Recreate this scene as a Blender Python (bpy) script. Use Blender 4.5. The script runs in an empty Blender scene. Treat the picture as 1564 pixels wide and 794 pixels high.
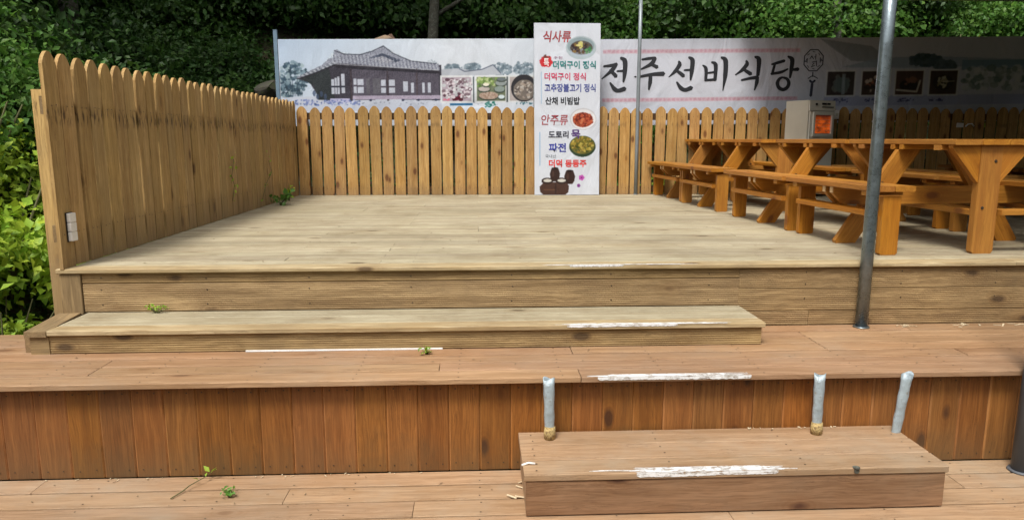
import bpy, bmesh, math, random
import numpy as np
from mathutils import Vector, Matrix, Euler
random.seed(7); rng = np.random.default_rng(7)
R = math.radians
S = bpy.context.scene
COL = S.collection

# ------------------------------------------------------------------ camera
EYE = 0.74                       # eye height over the upper deck (deck top is z = 0)
cam = bpy.data.cameras.new('camera'); cam_o = bpy.data.objects.new('camera', cam); COL.objects.link(cam_o)
cam.sensor_width = 36; cam.lens = 36*1100/1564; cam.clip_end = 500; cam.clip_start = .05
cam_o.location = (0, 0, EYE)
cam_o.rotation_euler = (R(90-9.5), 0, R(-2.7))
S.camera = cam_o

# ------------------------------------------------------------------ light
SUN_EL, SUN_AZ = 58, 205         # azimuth: compass style, 0 = +Y, 90 = +X ; light comes from behind-left of the camera
w = bpy.data.worlds.new('World'); S.world = w; w.use_nodes = True
nt = w.node_tree; nt.nodes.clear()
sky = nt.nodes.new('ShaderNodeTexSky'); sky.sky_type = 'NISHITA'; sky.sun_disc = False
sky.sun_elevation = R(SUN_EL); sky.sun_rotation = R(SUN_AZ); sky.air_density = 1.0; sky.dust_density = 4.0
hs = nt.nodes.new('ShaderNodeHueSaturation'); hs.inputs['Saturation'].default_value = .12
bg = nt.nodes.new('ShaderNodeBackground'); bg.inputs[1].default_value = .10
wo = nt.nodes.new('ShaderNodeOutputWorld')
nt.links.new(sky.outputs[0], hs.inputs['Color']); nt.links.new(hs.outputs[0], bg.inputs[0]); nt.links.new(bg.outputs[0], wo.inputs[0])
sl = bpy.data.lights.new('sun', 'SUN'); sl.energy = 1.5; sl.angle = R(14); sl.color = (1, .94, .84)
so = bpy.data.objects.new('sun', sl); COL.objects.link(so)
az = R(SUN_AZ); el = R(SUN_EL)
sdir = Vector((math.sin(az)*math.cos(el), math.cos(az)*math.cos(el), math.sin(el)))
so.rotation_euler = sdir.to_track_quat('Z', 'Y').to_euler(); so.location = (-3, -6, 9)
S.view_settings.view_transform = 'Standard'; S.view_settings.look = 'None'
S.view_settings.gamma = 1; S.view_settings.use_curve_mapping = False
S.view_settings.exposure = 1.02

# ------------------------------------------------------------------ helpers
def lin(r, g, b):
    f = lambda c: (c/255/12.92) if c/255 <= .04045 else ((c/255+.055)/1.055)**2.4
    return (f(r), f(g), f(b), 1)

class N:
    """tiny node-graph helper"""
    def __init__(s, name):
        s.m = bpy.data.materials.new(name); s.m.use_nodes = True; s.t = s.m.node_tree
        s.b = s.t.nodes['Principled BSDF']
    def n(s, typ, **kw):
        o = s.t.nodes.new('ShaderNode'+typ)
        for k, v in kw.items():
            setattr(o, k, v)
        return o
    def l(s, a, b): s.t.links.new(a, b)
    def set(s, sock, v):
        if hasattr(v, 'is_output') or isinstance(v, bpy.types.NodeSocket): s.l(v, sock)
        else: sock.default_value = v
    def math(s, op, a, b=None, clamp=False):
        o = s.n('Math', operation=op, use_clamp=clamp); s.set(o.inputs[0], a)
        if b is not None: s.set(o.inputs[1], b)
        return o.outputs[0]
    def vmath(s, op, a, b):
        o = s.n('VectorMath', operation=op); s.set(o.inputs[0], a); s.set(o.inputs[1], b); return o.outputs[0]
    def mix(s, f, a, b, mode='MIX'):
        o = s.n('Mix', data_type='RGBA', blend_type=mode); s.set(o.inputs[0], f); s.set(o.inputs[6], a); s.set(o.inputs[7], b)
        return o.outputs[2]
    def noise(s, v, scale=1, detail=4, rough=.6, dist=0):
        o = s.n('TexNoise'); s.set(o.inputs['Vector'], v); o.inputs['Scale'].default_value = scale
        o.inputs['Detail'].default_value = detail; o.inputs['Roughness'].default_value = rough; o.inputs['Distortion'].default_value = dist
        return o.outputs[0]
    def mapr(s, v, a, b, c=0, d=1):
        o = s.n('MapRange'); s.set(o.inputs[0], v)
        for i, x in enumerate((a, b, c, d)): o.inputs[i+1].default_value = x
        return o.outputs[0]
    def bump(s, h, strength, dist=.01):
        o = s.n('Bump'); o.inputs['Strength'].default_value = strength; o.inputs['Distance'].default_value = dist
        s.l(h, o.inputs['Height']); s.l(o.outputs[0], s.b.inputs['Normal'])

def wood(name, c1, c2, stain, knot, rough=.75, knots=.5, ribs=0, stain_amt=.5, band=None, foot=None, edge=None, var=.16, spec=.3, grain=.35, streak=1.0):
    """timber with its grain along local X; each board shifted by its own random number"""
    g = N(name)
    tc = g.n('TexCoord').outputs['Object']; oi = g.n('ObjectInfo').outputs['Random']
    sh = g.n('CombineXYZ'); g.l(g.math('MULTIPLY', oi, 41.), sh.inputs[0]); g.l(g.math('MULTIPLY', oi, 173.), sh.inputs[1]); g.l(g.math('MULTIPLY', oi, 67.), sh.inputs[2])
    v = g.vmath('ADD', tc, sh.outputs[0])
    wob = g.noise(g.vmath('MULTIPLY', v, (2.2, 5, 5)), 1, 2)
    wv = g.n('CombineXYZ'); g.l(g.math('MULTIPLY', g.math('SUBTRACT', wob, .5), .05), wv.inputs[1]); g.l(wv.inputs[1].links[0].from_socket, wv.inputs[2])
    v2 = g.vmath('ADD', v, wv.outputs[0])
    n1 = g.noise(g.vmath('MULTIPLY', v2, (1.1, 26, 26)), 1, 6, .68)
    n2 = g.noise(g.vmath('MULTIPLY', v2, (5, 140, 140)), 1, 3, .6)
    pos = g.n('NewGeometry').outputs['Position']
    n3 = g.noise(pos, 1.7, 5, .65)
    n4 = g.noise(g.vmath('ADD', v, (7, 3, 5)), 6, 5, .7)
    f1 = g.mapr(n1, .40, .60)
    col = g.mix(g.math('MULTIPLY', f1, streak, True), c1, c2)
    col = g.mix(g.mapr(n2, .42, .68, .0, grain*1.5), col, (c2[0]*.45, c2[1]*.42, c2[2]*.4, 1))
    st = g.math('MULTIPLY', g.mapr(n3, .42, .68), g.mapr(n4, .35, .62, .25, 1))
    col = g.mix(g.math('MULTIPLY', st, stain_amt), col, stain)
    ck = g.math('MULTIPLY', g.mapr(g.math('ABSOLUTE', g.math('SUBTRACT', n1, .47)), .010, .002), g.mapr(g.noise(g.vmath('MULTIPLY', v, (2.5, 9, 9)), 1, 2), .48, .58))
    col = g.mix(g.math('MULTIPLY', ck, .55), col, (c2[0]*.3, c2[1]*.26, c2[2]*.24, 1))
    n5 = g.noise(pos, .55, 3, .6)
    pv = g.n('HueSaturation'); g.l(col, pv.inputs['Color']); g.l(g.mapr(n5, .35, .65, .9, 1.1), pv.inputs['Value']); col = pv.outputs[0]
    # knots
    vo = g.n('TexVoronoi', feature='F1'); g.l(g.vmath('MULTIPLY', v, (3.6, 7.5, 7.5)), vo.inputs['Vector']); vo.inputs['Scale'].default_value = 1
    sx = g.n('SeparateColor'); g.l(vo.outputs['Color'], sx.inputs[0])
    gate = g.math('LESS_THAN', sx.outputs[0], knots)
    dk = g.math('ADD', vo.outputs['Distance'], g.math('MULTIPLY', g.math('SUBTRACT', n4, .5), .16))
    km = g.math('MULTIPLY', g.mapr(dk, .22, .12), gate)
    kh = g.math('MULTIPLY', g.math('MULTIPLY', g.mapr(dk, .50, .15, 0, .6), g.mapr(g.math('SINE', g.math('MULTIPLY', dk, 70.)), -1, 1, .45, 1)), gate)
    col = g.mix(kh, col, (c2[0]*.7, c2[1]*.6, c2[2]*.5, 1)); col = g.mix(g.math('MULTIPLY', km, .85), col, knot)
    sep = g.n('SeparateXYZ'); g.l(tc, sep.inputs[0])
    if band:      # rusty tear marks round the nails, at this height of every picket
        c, wd, colr, amt = band
        bx_ = g.math('ABSOLUTE', g.math('SUBTRACT', sep.outputs[0], c))
        q = g.math('MULTIPLY', g.mapr(bx_, wd, wd*.2), g.mapr(g.noise(g.vmath('MULTIPLY', v, (9, 42, 42)), 1, 3, .6), .5, .62))
        col = g.mix(g.math('MULTIPLY', q, amt), col, colr)
    if foot:      # splashed dirt at the foot of upright boards
        a, b, colr, amt = foot
        q = g.math('MULTIPLY', g.mapr(g.math('ADD', sep.outputs[0], g.math('MULTIPLY', g.math('SUBTRACT', n4, .5), .35)), b, a), amt)
        col = g.mix(q, col, colr)
    if edge:      # bevel highlights painted in as paler board edges
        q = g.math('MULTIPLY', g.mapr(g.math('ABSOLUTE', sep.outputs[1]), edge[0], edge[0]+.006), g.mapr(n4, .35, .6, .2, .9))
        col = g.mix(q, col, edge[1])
    hv = g.n('HueSaturation'); g.l(col, hv.inputs['Color'])
    g.l(g.mapr(oi, 0, 1, 1-var, 1+var), hv.inputs['Value'])
    r2 = g.math('FRACT', g.math('MULTIPLY', oi, 13.7)); g.l(g.mapr(r2, 0, 1, .497, .504), hv.inputs['Hue'])
    r3 = g.math('FRACT', g.math('MULTIPLY', oi, 29.3)); g.l(g.mapr(r3, 0, 1, .97, 1.03), hv.inputs['Saturation'])
    g.l(hv.outputs[0], g.b.inputs['Base Color'])
    g.l(g.mapr(n1, .3, .7, rough-.08, rough+.1), g.b.inputs['Roughness']); g.b.inputs['Specular IOR Level'].default_value = spec
    h = g.math('ADD', g.math('MULTIPLY', n2, .5), g.math('MULTIPLY', n1, .8))
    if ribs:
        s_ = g.math('SINE', g.math('MULTIPLY', sep.outputs[1], 2*math.pi/ribs))
        s_ = g.math('MULTIPLY', s_, g.mapr(g.math('ABSOLUTE', sep.outputs[2]), .009, .011))
        h = g.math('ADD', h, g.math('MULTIPLY', s_, .55))
    g.bump(h, .5, .004)
    return g.m

def plain(name, c, rough=.5, metal=0, spec=.5, nscale=8, var=.12, bump=0, c2=None, thr=(.5, .6)):
    g = N(name); pos = g.n('TexCoord').outputs['Object']
    n = g.noise(pos, nscale, 6, .65)
    col = g.mix(g.mapr(n, .3, .7), tuple(x*(1-var) for x in c[:3])+(1,), tuple(min(1, x*(1+var)) for x in c[:3])+(1,))
    if c2: col = g.mix(g.mapr(g.noise(pos, nscale*2.3, 6, .7), thr[0], thr[1]), col, c2)
    g.l(col, g.b.inputs['Base Color']); g.l(g.mapr(n, .3, .7, max(rough-.08, .02), rough+.08), g.b.inputs['Roughness'])
    g.b.inputs['Metallic'].default_value = metal; g.b.inputs['Specular IOR Level'].default_value = spec
    if bump: g.bump(g.noise(pos, nscale*3, 5), bump, .01)
    return g.m

def leafmat(name, c, c2, trans=.35):
    g = N(name)
    oi = g.n('ObjectInfo').outputs['Random']; gm = g.n('NewGeometry')
    r = gm.outputs['Random Per Island']
    n = g.noise(gm.outputs['Position'], 1.6, 3)
    col = g.mix(g.math('MULTIPLY', g.math('ADD', g.math('MULTIPLY', r, .6), g.mapr(n, .35, .65, 0, .7)), 1., True), c, c2)
    hv = g.n('HueSaturation'); g.l(col, hv.inputs['Color']); g.l(g.mapr(oi, 0, 1, .8, 1.2), hv.inputs['Value'])
    g.l(g.mapr(g.math('FRACT', g.math('MULTIPLY', r, 17.)), 0, 1, .485, .515), hv.inputs['Hue'])
    g.l(hv.outputs[0], g.b.inputs['Base Color']); g.b.inputs['Roughness'].default_value = .5; g.b.inputs['Specular IOR Level'].default_value = .35
    tr = g.n('BsdfTranslucent'); g.l(hv.outputs[0], tr.inputs[0])
    mx = g.n('MixShader'); mx.inputs[0].default_value = trans
    out = g.t.nodes['Material Output']; g.l(g.b.outputs[0], mx.inputs[1]); g.l(tr.outputs[0], mx.inputs[2]); g.l(mx.outputs[0], out.inputs[0])
    return g.m

M = {}
M['deck'] = wood('bleached_decking', (.46, .405, .285, 1), (.34, .285, .185, 1), (.235, .18, .105, 1), (.10, .07, .04, 1), ribs=.012, knots=.09, stain_amt=.8, var=.12, rough=.8, grain=.2)
M['riser'] = wood('weathered_riser_timber', (.38, .26, .125, 1), (.225, .145, .065, 1), (.15, .10, .052, 1), (.06, .035, .018, 1), ribs=.0125, knots=.36, stain_amt=.7, var=.1)
M['corner'] = wood('aged_corner_timber', (.31, .21, .10, 1), (.22, .145, .07, 1), (.12, .09, .05, 1), (.07, .04, .02, 1), knots=.3, stain_amt=.5)
M['lip'] = wood('worn_nosing_timber', (.50, .40, .24, 1), (.36, .26, .13, 1), (.22, .16, .09, 1), (.1, .06, .03, 1), knots=.3, stain_amt=.6, var=.05)
M['brown'] = wood('brown_stained_decking', (.39, .235, .13, 1), (.28, .158, .078, 1), (.29, .20, .13, 1), (.14, .07, .035, 1), knots=.12, stain_amt=.8, var=.10, rough=.7, grain=.25)
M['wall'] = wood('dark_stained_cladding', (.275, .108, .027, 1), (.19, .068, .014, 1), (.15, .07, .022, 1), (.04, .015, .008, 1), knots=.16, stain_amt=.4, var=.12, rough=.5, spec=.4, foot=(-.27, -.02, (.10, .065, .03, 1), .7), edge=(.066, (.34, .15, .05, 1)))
M['walk'] = wood('worn_walkway_timber', (.41, .265, .155, 1), (.30, .185, .10, 1), (.34, .26, .18, 1), (.14, .07, .035, 1), knots=.12, stain_amt=.9, var=.10, rough=.75, grain=.25)
M['picket'] = wood('honey_brown_fence_timber', (.50, .305, .11, 1), (.375, .21, .065, 1), (.27, .165, .065, 1), (.11, .038, .012, 1), knots=.5, stain_amt=.45, var=.19, rough=.7, band=(.93, .05, (.12, .07, .03, 1), .5), foot=(-.04, .16, (.20, .13, .07, 1), .6))
M['picketL'] = wood('weathered_fence_timber', (.49, .32, .13, 1), (.355, .22, .08, 1), (.27, .18, .08, 1), (.10, .05, .02, 1), knots=.2, stain_amt=.6, var=.13, rough=.75, band=(.87, .07, (.07, .04, .02, 1), .9), foot=(-.1, .28, (.22, .15, .08, 1), .75))
M['table'] = wood('orange_varnished_pine', (.46, .200, .030, 1), (.35, .137, .017, 1), (.40, .155, .02, 1), (.16, .05, .012, 1), knots=.45, stain_amt=.5, var=.12, rough=.5, spec=.4, grain=.25)
M['tleg'] = wood('orange_varnished_leg_timber', (.46, .200, .030, 1), (.35, .137, .017, 1), (.40, .155, .02, 1), (.16, .05, .012, 1), knots=.45, stain_amt=.5, var=.12, rough=.5, spec=.4, grain=.25)
M['endgrain'] = plain('pale_end_grain', (.62, .42, .22, 1), .7, nscale=60)
M['steel'] = plain('galvanised_steel', (.20, .24, .26, 1), .3, metal=.8, nscale=14, var=.25, bump=.12, c2=(.16, .18, .19, 1), thr=(.55, .7))
M['thinsteel'] = plain('grey_painted_steel', (.22, .25, .27, 1), .45, metal=.3, nscale=10)
M['bluesteel'] = plain('blue_grey_painted_steel', (.13, .20, .27, 1), .5, nscale=9)
M['darkpipe'] = plain('dark_grey_coated_pipe', (.09, .10, .115, 1), .5, nscale=7)
M['silver'] = plain('peeling_silver_paint', (.35, .42, .46, 1), .42, metal=.25, nscale=12, var=.2, bump=.7, c2=(.27, .26, .23, 1), thr=(.58, .68))
M['foam'] = plain('yellowed_hardened_foam', (.45, .33, .14, 1), .9, nscale=40, var=.35, bump=.7, c2=(.2, .13, .06, 1))
g = N('worn_white_paint'); p_ = g.n('NewGeometry').outputs['Position']
n1_ = g.noise(g.vmath('MULTIPLY', p_, (14, 160, 160)), 1, 5, .7); n2_ = g.noise(p_, 22, 5, .7)
c_ = g.mix(g.mapr(n2_, .48, .62), (.74, .75, .76, 1), (.50, .47, .43, 1)); c_ = g.mix(g.mapr(n1_, .52, .62, 0, .6), c_, (.42, .36, .29, 1))
g.l(c_, g.b.inputs['Base Color']); g.b.inputs['Roughness'].default_value = .65
g.l(g.mapr(g.math('ADD', n1_, g.math('MULTIPLY', n2_, .5)), .90, .80), g.b.inputs['Alpha'])
M['white'] = g.m
M['strip'] = plain('white_strip_plastic', (.72, .73, .75, 1), .5, nscale=20, var=.08)
M['plastic'] = plain('white_plastic', (.75, .73, .70, 1), .4, nscale=20, var=.08, c2=(.45, .25, .2, 1), thr=(.62, .7))
M['black'] = plain('black_ink', (.012, .014, .02, 1), .6, var=.05)
M['board'] = plain('white_sign_board', (.60, .64, .71, 1), .5, nscale=3, var=.03)
M['signedge'] = plain('sign_frame_aluminium', (.55, .57, .6, 1), .4, metal=.5)
M['cream'] = plain('cream_enamel', (.56, .55, .46, 1), .4, nscale=3, var=.06)
M['creamL'] = plain('pale_enamel', (.66, .65, .57, 1), .4, nscale=3, var=.05)
M['dark'] = plain('dark_cavity', (.02, .018, .015, 1), .7)
M['rock'] = plain('hillside_rock', (.06, .055, .042, 1), .9, nscale=4, var=.4, bump=.9, c2=(.06, .08, .03, 1), thr=(.5, .6))
M['bark'] = plain('grey_bark', (.07, .065, .05, 1), .9, nscale=12, var=.4, bump=.8, c2=(.13, .14, .11, 1))
M['stem'] = plain('green_brown_stem', (.09, .09, .03, 1), .8)
M['drystem'] = plain('dry_twig', (.22, .16, .09, 1), .8)
M['soil'] = plain('dark_leafy_soil', (.045, .035, .02, 1), .95, nscale=3, var=.5, bump=.8, c2=(.06, .08, .025, 1))
M['paving'] = plain('concrete_ground', (.30, .29, .27, 1), .9, nscale=6, var=.12, bump=.2)
M['roof'] = plain('grey_roof_sheet', (.05, .055, .06, 1), .6)
M['leaf_dark'] = leafmat('dark_green_leaves', (.018, .050, .012, 1), (.055, .125, .020, 1))
M['leaf_mid'] = leafmat('mid_green_leaves', (.045, .115, .018, 1), (.11, .24, .035, 1))
M['leaf_lime'] = leafmat('lime_green_leaves', (.16, .32, .03, 1), (.42, .55, .05, 1))
M['leaf_grey'] = leafmat('grey_green_leaves', (.09, .12, .11, 1), (.20, .25, .25, 1))
M['chip'] = plain('pale_wood_chips', (.60, .50, .34, 1), .8)

def obj(name, me, mat=None, parent=None, loc=(0, 0, 0), rot=(0, 0, 0)):
    o = bpy.data.objects.new(name, me); COL.objects.link(o)
    if mat is not None and len(me.materials) == 0: me.materials.append(M[mat] if isinstance(mat, str) else mat)
    if parent: o.parent = parent
    o.location = loc; o.rotation_euler = rot
    return o
def empty(name, loc=(0, 0, 0), rotz=0):
    o = bpy.data.objects.new(name, None); COL.objects.link(o); o.location = loc; o.rotation_euler = (0, 0, rotz); o.empty_display_size = .2
    return o
def tag(o, label=None, cat=None, group=None, kind=None):
    for k, v in (('label', label), ('category', cat), ('group', group), ('kind', kind)):
        if v: o[k] = v
    return o
def copy_tree(o, parent=None):
    c = o.copy(); COL.objects.link(c); c.parent = parent
    for ch in list(o.children): copy_tree(ch, c)
    return c

class MB:
    def __init__(s): s.v = []; s.f = []
    def add(s, vs, fs):
        b = len(s.v); s.v += [tuple(v) for v in vs]; s.f += [tuple(i+b for i in f) for f in fs]
    def box(s, x0, x1, y0, y1, z0, z1, m=None):
        vs = [(x, y, z) for z in (z0, z1) for y in (y0, y1) for x in (x0, x1)]
        if m is not None: vs = [m @ Vector(v) for v in vs]
        s.add(vs, [(0, 2, 3, 1), (4, 5, 7, 6), (0, 1, 5, 4), (2, 6, 7, 3), (0, 4, 6, 2), (1, 3, 7, 5)])
    def prism(s, poly, a0, a1, axis='z', m=None):
        """poly of (u,v) extruded a0..a1 along an axis; x: (y,z), y: (x,z), z: (x,y)"""
        n = len(poly)
        def P(u, v, a): return {'z': (u, v, a), 'y': (u, a, v), 'x': (a, u, v)}[axis]
        vs = [P(u, v, a0) for u, v in poly]+[P(u, v, a1) for u, v in poly]
        if m is not None: vs = [m @ Vector(v) for v in vs]
        s.add(vs, [tuple(range(n-1, -1, -1)), tuple(range(n, 2*n))]+[(i, (i+1) % n, (i+1) % n+n, i+n) for i in range(n)])
    def tube(s, pts, rad, n=12, cap=True):
        pts = [Vector(p) for p in pts]; rad = rad if isinstance(rad, (list, tuple)) else [rad]*len(pts)
        rings = []
        for i, p in enumerate(pts):
            d = (pts[min(i+1, len(pts)-1)]-pts[max(i-1, 0)]).normalized()
            a = d.cross(Vector((0, 0, 1)) if abs(d.z) < .9 else Vector((0, 1, 0))).normalized(); b = d.cross(a)
            rings.append([p+(a*math.cos(t)+b*math.sin(t))*rad[i] for t in [2*math.pi*k/n for k in range(n)]])
        vs = [v for r in rings for v in r]
        fs = [(i*n+k, i*n+(k+1) % n, (i+1)*n+(k+1) % n, (i+1)*n+k) for i in range(len(pts)-1) for k in range(n)]
        if cap: fs += [tuple(range(n-1, -1, -1)), tuple((len(pts)-1)*n+k for k in range(n))]
        s.add(vs, fs)
    def mesh(s, name, smooth=False):
        me = bpy.data.meshes.new(name); me.from_pydata(s.v, [], s.f)
        bm = bmesh.new(); bm.from_mesh(me); bmesh.ops.recalc_face_normals(bm, faces=bm.faces); bm.to_mesh(me); bm.free()
        if smooth: me.polygons.foreach_set('use_smooth', [True]*len(me.polygons))
        me.update(); return me
    def build(s, name, mat, parent=None, smooth=False, **k): return obj(name, s.mesh(name, smooth), mat, parent, **k)

def along(b, name, mat, parent, d):
    """build with the mesh's local X along d, so that the grain of the timber runs that way"""
    X_ = Vector(d).normalized(); Y_ = (Vector((0, 1, 0)) if abs(X_.y) < .9 else Vector((1, 0, 0))).cross(X_).normalized(); m = Matrix((X_, Y_, X_.cross(Y_))).transposed()
    c = sum((Vector(v) for v in b.v), Vector())/len(b.v); mi = m.inverted()
    b.v = [tuple(mi @ (Vector(v)-c)) for v in b.v]
    return obj(name, b.mesh(name), mat, parent, tuple(c), m.to_euler())

_pc = {}
def plank_mesh(L, Wd, T, mat, ch=.003):
    """board along local X, centred, chamfered long edges"""
    key = (round(L, 3), round(Wd, 4), round(T, 4), mat, ch)
    if key not in _pc:
        b = MB(); w2, t2 = Wd/2, T/2
        b.prism([(-w2+ch, -t2), (w2-ch, -t2), (w2, -t2+ch), (w2, t2-ch), (w2-ch, t2), (-w2+ch, t2), (-w2, t2-ch), (-w2, -t2+ch)], -L/2, L/2, 'x')
        me = b.mesh('plank'); me.materials.append(M[mat]); _pc[key] = me
    return _pc[key]
def plank(name, parent, mat, c, L, Wd, T, rot=(0, 0, 0), ch=.003, jit=.0008):
    """c = centre; local X = length, local Y = width, local Z = thickness"""
    r = (rot[0]+random.uniform(-1, 1)*.004*(jit > 0), rot[1], rot[2]+random.uniform(-1, 1)*.0006*(jit > 0))
    return obj(name, plank_mesh(L, Wd, T, mat, ch), None, parent, (c[0], c[1], c[2]+random.uniform(-1, 1)*jit), r)

def rows(name, parent, mat, x0, x1, y0, y1, z, T, n, gap=.004, lens=(3.0, 3.6), seams=True, first=None):
    """n rows of boards running along X, with staggered butt joints"""
    pitch = (y1-y0)/n
    for i in range(n):
        y = y0+pitch*(i+.5); x = x0
        L0 = random.choice((1.2, 2.4, 1.8, 3.0)) if seams else (x1-x0)
        while x < x1-.01:
            L = min(L0, x1-x)
            if x1-(x+L) < .5: L = x1-x
            plank(name, parent, mat, (x+L/2, y, z-T/2), L-.003, pitch-gap, T)
            x += L; L0 = random.uniform(*lens)
            L0 = round(L0*5)/5

# ------------------------------------------------------------------ ground and hillside
def hill_h(x, y):
    a = np.maximum(0, y-10.45); b = np.maximum(0, (-x-3.0)*.8-np.maximum(0, 3.2-y)*.8); c = np.maximum(0, x-9.6)
    d = np.maximum(0, -7-y)*.7; b = b*np.clip((y+1)/3, 0, 1); s = (a**3+b**3+c**3+d**3)**(1/3)  # d: unseen rise behind the camera, added to block low sky light
    wv = .18*np.sin(x*1.7+y*.6)+.12*np.sin(y*2.3-x*.9)+.1*np.sin(x*4.1)*np.sin(y*3.7)
    return -1.06+np.minimum(s*1.15, 7+.25*s)+wv*np.clip(s, 0, 1)
gx = np.linspace(-26, 30, 180); gy = np.linspace(-34, 32, 230)
X, Y = np.meshgrid(gx, gy); Z = hill_h(X, Y)
me = bpy.data.meshes.new('hillside'); nx, ny = len(gx), len(gy)
vs = np.stack([X.ravel(), Y.ravel(), Z.ravel()], 1)
fs = [(j*nx+i, j*nx+i+1, (j+1)*nx+i+1, (j+1)*nx+i) for j in range(ny-1) for i in range(nx-1)]
me.from_pydata(vs.tolist(), [], fs); me.polygons.foreach_set('use_smooth', [True]*len(me.polygons))
tag(obj('hillside', me, 'soil'), kind='structure')
b = MB(); b.box(-200, 200, -200, 200, -1.3, -1.066); g_ = b.build('ground', 'paving'); tag(g_, kind='structure')

# ------------------------------------------------------------------ upper deck
XL, XR = -2.42, 9.0
dk = tag(empty('upper_deck'), kind='structure')
rows('plank', dk, 'deck', XL+.02, XR, 4.33, 9.95, 0, .028, 45, gap=.0065)
for (a, b_) in ((XL-.02, .62), (.62, 3.3), (3.3, XR)):            # nosing board along the front edge
    plank('plank', dk, 'lip', ((a+b_)/2, 4.268, -.014), b_-a-.002, .12, .028, ch=.006, jit=0)
# riser: three courses of ribbed board, the joint pattern of the photograph
ry = 4.245
def riser(parent, mat, x0, x1, z0, z1, y=ry, T=.022):
    plank('riser_board', parent, mat, ((x0+x1)/2, y+random.uniform(0, .003), (z0+z1)/2), x1-x0-.002, z1-z0-.003, T, rot=(R(90), 0, 0), jit=0)
riser(dk, 'riser', -2.31, 1.585, -.092, -.029); riser(dk, 'riser', -2.31, 1.585, -.262, -.092)
for (z0, z1, xs) in ((-.158, -.029, (1.585, 4.4, XR)), (-.30, -.158, (1.5, 5.1, XR)), (-.392, -.30, (1.5, 2.03, 4.9, XR))):
    for a, b_ in zip(xs, xs[1:]): riser(dk, 'riser', a, b_, z0, z1)
plank('corner_board', dk, 'corner', (-2.372, 4.238, -.152), .235, .118, .03, rot=(R(90), R(90), 0), jit=0)
b = MB(); b.box(-2.42, -2.40, 4.26, 9.9, -1.04, -.03); along(b, 'side_board', 'corner', dk, (0, 1, 0))
for x in np.arange(-2.2, 8.9, 1.2):
    b = MB(); b.box(x-.03, x+.03, 4.27, 9.9, -.17, -.035); b.build('joist', 'corner', dk)

# ------------------------------------------------------------------ middle step
st = empty('wooden_step', (0, 3.83, -.39))
tag(st, 'long bleached timber step between the pale upper deck and the brown deck', 'step', 'timber steps')
def loc_(p, base): return (p[0]-base[0], p[1]-base[1], p[2]-base[2])
B = (0, 3.83, -.39)
for (y0, y1, m) in ((3.80, 3.915, 'lip'), (3.917, 4.07, 'deck'), (4.072, 4.23, 'deck')):
    plank('plank', st, m, loc_((-.35, (y0+y1)/2, -.274), B), 3.87, y1-y0-.006, .028, ch=.004, jit=0)
plank('riser_board', st, 'riser', loc_((-.358, 3.835, -.338), B), 3.862, .10, .022, rot=(R(90), 0, 0), jit=0)
b = MB(); b.prism([(-2.40, 3.80), (-2.288, 3.80), (-2.288, 3.84), (-2.33, 4.228), (-2.455, 4.228)], -.292, -.262, m=Matrix.Translation((0, -B[1], -B[2]))); along(b, 'end_board', 'corner', st, (-.13, 1, 0))
plank('corner_board', st, 'corner', loc_((-2.335, 3.832, -.341), B), .097, .11, .028, rot=(R(90), 0, 0), jit=0)
b = MB(); b.box(-2.43, -2.395, 3.85-B[1], 4.22-B[1], 0, -.293-B[2]); along(b, 'side_board', 'corner', st, (0, 1, 0))
b = MB(); b.box(1.548, 1.572, 3.848-B[1], 4.23-B[1], 0.002, -.29-B[2]); along(b, 'side_board', 'riser', st, (0, 1, 0))

# ------------------------------------------------------------------ brown lower deck
ld = tag(empty('lower_deck'), kind='structure')
yb = [3.305, 3.445, 3.575, 3.705, 3.835, 3.965, 4.095, 4.235]
for i, (a, b_) in enumerate(zip(yb, yb[1:])):
    xs = [-3.3]+sorted(random.sample([-1.9, -.9, -.2, .5, 1.25, 1.9, 2.6], 2))+[3.9] if i else [-3.3, .49, 3.9]
    for x0, x1 in zip(xs, xs[1:]):
        plank('plank', ld, 'brown', ((x0+x1)/2, (a+b_)/2, -.404), x1-x0-.004, b_-a-random.uniform(.011, .016), .028, ch=.003)
x = -3.202
while x < 3.5:                                                   # upright tongue-and-groove cladding
    wbd = .1525
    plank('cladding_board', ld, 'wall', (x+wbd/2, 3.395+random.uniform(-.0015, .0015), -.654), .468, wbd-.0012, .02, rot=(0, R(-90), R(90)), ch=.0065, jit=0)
    x += wbd
b = MB(); b.box(-3.25, 3.6, 3.408, 3.43, -.886, -.42); b.build('backing_board', 'dark', ld)
b = MB(); b.box(-3.28, -3.25, 3.41, 4.2, -1.04, -.42); b.build('side_board', 'wall', ld)

b = MB(); b.box(-3.25, 3.85, 3.435, 4.22, -.50, -.4245); b.build('joist', 'dark', ld)

# ------------------------------------------------------------------ walkway at the foot
wk = tag(empty('walkway'), kind='structure')
rows('plank', wk, 'walk', -3.3, 3.9, 2.35, 3.385, -.89, .03, 7, gap=.013, lens=(2.4, 3.6))
b = MB(); b.box(-3.28, 3.88, 2.40, 3.38, -1.06, -.925); b.build('bearer', 'dark', wk)

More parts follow.
